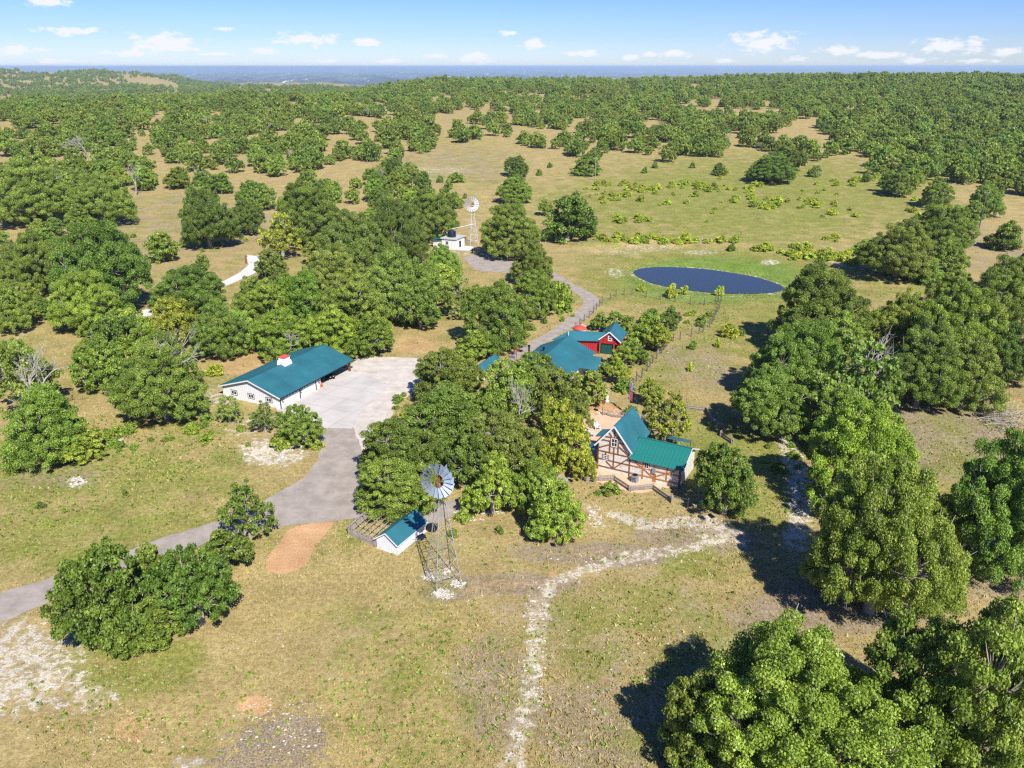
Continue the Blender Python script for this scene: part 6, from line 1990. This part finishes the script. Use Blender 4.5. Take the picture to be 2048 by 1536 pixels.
x, y, z = G(1206, 831)
t = thing('bird_feeder', 'bird feeder on a pale post at the stick fence', 'bird feeder', (x, y, 0))
m = MB(); m.box(-.06, .06, -.06, .06, 0, 2.2); m.build('post', M['grey_wood'], t)
m = MB(); m.box(-.25, .25, -.2, .2, 2.2, 2.45); m.build('tray', M['rust'], t)
m = MB(); m.prism([(-.38, 2.6), (.38, 2.6), (0, 2.85)], 'y', -.3, .3); m.build('roof', M['brown_wood'], t)
for xx in (-.2, .2):
    m = MB(); m.box(xx - .03, xx + .03, -.15, .15, 2.45, 2.6); m.build('strut', M['grey_wood'], t)
x, y, z = G(1214, 803)
t = thing('garden_statue', 'slim white statue standing on bare earth behind the cottage', 'statue', (x, y, 0))
m = MB(); m.lathe([(.32, 0), (.32, .2), (.2, .25), (.26, .8), (.2, 1.3), (.27, 1.6), (.1, 1.82), (.15, 1.95), (.13, 2.12), (.0, 2.18)], 14); m.build('figure', M['white_trim'], t)
m = MB(); m.box(-.38, .38, -.38, .38, -.05, .12); m.build('plinth', M['stone'], t)


def adirondack(label, px, py, rz):
    x, y, z = px_flat(px, py)[0], px_flat(px, py)[1], .02
    c = thing('garden_chair', label, 'chair', (x, y, z), rz, 'garden chairs on the patio')
    m = MB(); m.slab([(-.36, -.4, .42), (.36, -.4, .42), (.36, .28, .3), (-.36, .28, .3)], .04); m.build('seat', M['chair'], c)
    for i in range(5):
        xx = -.28 + .14 * i; m = MB(); m.beam((xx, .26, .3), (xx * 1.1, .58, 1.08 - abs(xx) * .3), .115, .03); m.build('slat', M['chair'], c)
    for xx in (-.42, .42):
        m = MB(); m.slab([(xx - .08, -.45, .62), (xx + .08, -.45, .62), (xx + .08, .4, .6), (xx - .08, .4, .6)], .03); m.build('armrest', M['chair'], c)
        for yy in (-.38, .3):
            m = MB(); m.box(xx - .04, xx + .04, yy - .04, yy + .04, 0, .58); m.build('leg', M['chair'], c)
    return c


adirondack('pale slatted garden chair on the orange patio left of the cottage roof', 1194, 858, R_(15))
adirondack('pale slatted garden chair half hidden by leaves at the patio edge', 1184, 872, R_(70))

# brush heaps
for (px, py, rx, ry, n, lb) in ((2003, 838, 44, 26, 150, 'heap of grey cut branches at the right edge of the bare ground'), (222, 446, 36, 10, 90, 'long heap of grey brush above the large dark oak on the left'), (1402, 484, 8, 5, 30, 'small dark brush heap on the pasture beyond the pond'), (400, 385, 30, 4, 30, 'scatter of fallen branches below the leaning snag')):
    rng = random.Random(px)
    m = MB()
    for _ in range(n):
        a_, q_ = rng.uniform(0, 6.28), math.sqrt(rng.random())
        x, y, z = G(px + rx * q_ * math.cos(a_), py + ry * q_ * math.sin(a_))
        L = rng.uniform(1.2, 3.4); th = rng.uniform(0, 6.28); hz = rng.uniform(.05, 1.2) * (1 - q_ * .7)
        p0_ = Vector((x, y, z + hz)); p2_ = p0_ + Vector((math.cos(th) * L, math.sin(th) * L, rng.uniform(-.2, .5)))
        m.path([tuple(p0_), tuple(p0_.lerp(p2_, .5) + Vector((0, 0, rng.uniform(0, .25)))), tuple(p2_)], rng.uniform(.03, .09), .015, 4)
    tag(m.build('brush_heap', M['deadwood']), lb, 'brush heap')

# white farmhouses far off on the hill
for (px, py, w_, lb) in ((68, 135.5, 15, 'tiny white house on the far hill at the left'), (170, 136, 11, 'tiny pale barn right of the far hill house'), (428, 163, 9, 'tiny white roof in the far valley')):
    x, y = px_flat(px, 150); 
    r_ = 4250 if py < 150 else 2600
    az_ = math.atan2(px - 1024, FPX * cP + 620 * sP * 0 + 0) if False else math.atan2((px - 1024) / FPX, cP + (768 - py) / FPX * sP)
    x, y = r_ * math.sin(az_), r_ * math.cos(az_); z = zat(x, y)
    t = thing('farmhouse', lb, 'house', (x, y, z), R_(20))
    m = MB(); m.prism([(-w_ * .3, 0), (w_ * .3, 0), (w_ * .3, 4), (0, 6.5), (-w_ * .3, 4)], 'x', -w_ / 2, w_ / 2); m.build('wall', M['white_trim'], t)
    m = MB(); m.slab([(-w_ * .55, -w_ * .34, 3.7), (w_ * .55, -w_ * .34, 3.7), (w_ * .55, 0, 6.7), (-w_ * .55, 0, 6.7)], .2); m.slab([(-w_ * .55, w_ * .34, 3.7), (w_ * .55, w_ * .34, 3.7), (w_ * .55, 0, 6.7), (-w_ * .55, 0, 6.7)], .2); m.build('roof', M['chair'], t)


# ------------------------------------------------------------------ the air
HAZE = 0.00006
if HAZE:
    m = MB(); m.box(-50000, 50000, -3000, 88000, -420, 72)
    hz = bpy.data.materials.new('haze'); hz.use_nodes = True
    nt = hz.node_tree
    for n in list(nt.nodes): nt.nodes.remove(n)
    o_ = nt.nodes.new('ShaderNodeOutputMaterial'); v_ = nt.nodes.new('ShaderNodeVolumePrincipled')
    v_.inputs['Color'].default_value = (.55, .74, 1.0, 1); v_.inputs['Density'].default_value = HAZE; v_.inputs['Anisotropy'].default_value = .1
    nt.links.new(v_.outputs[0], o_.inputs['Volume'])
    tag(m.build('haze', hz), 'thin blue summer haze over the far valley', 'haze', kind='stuff')
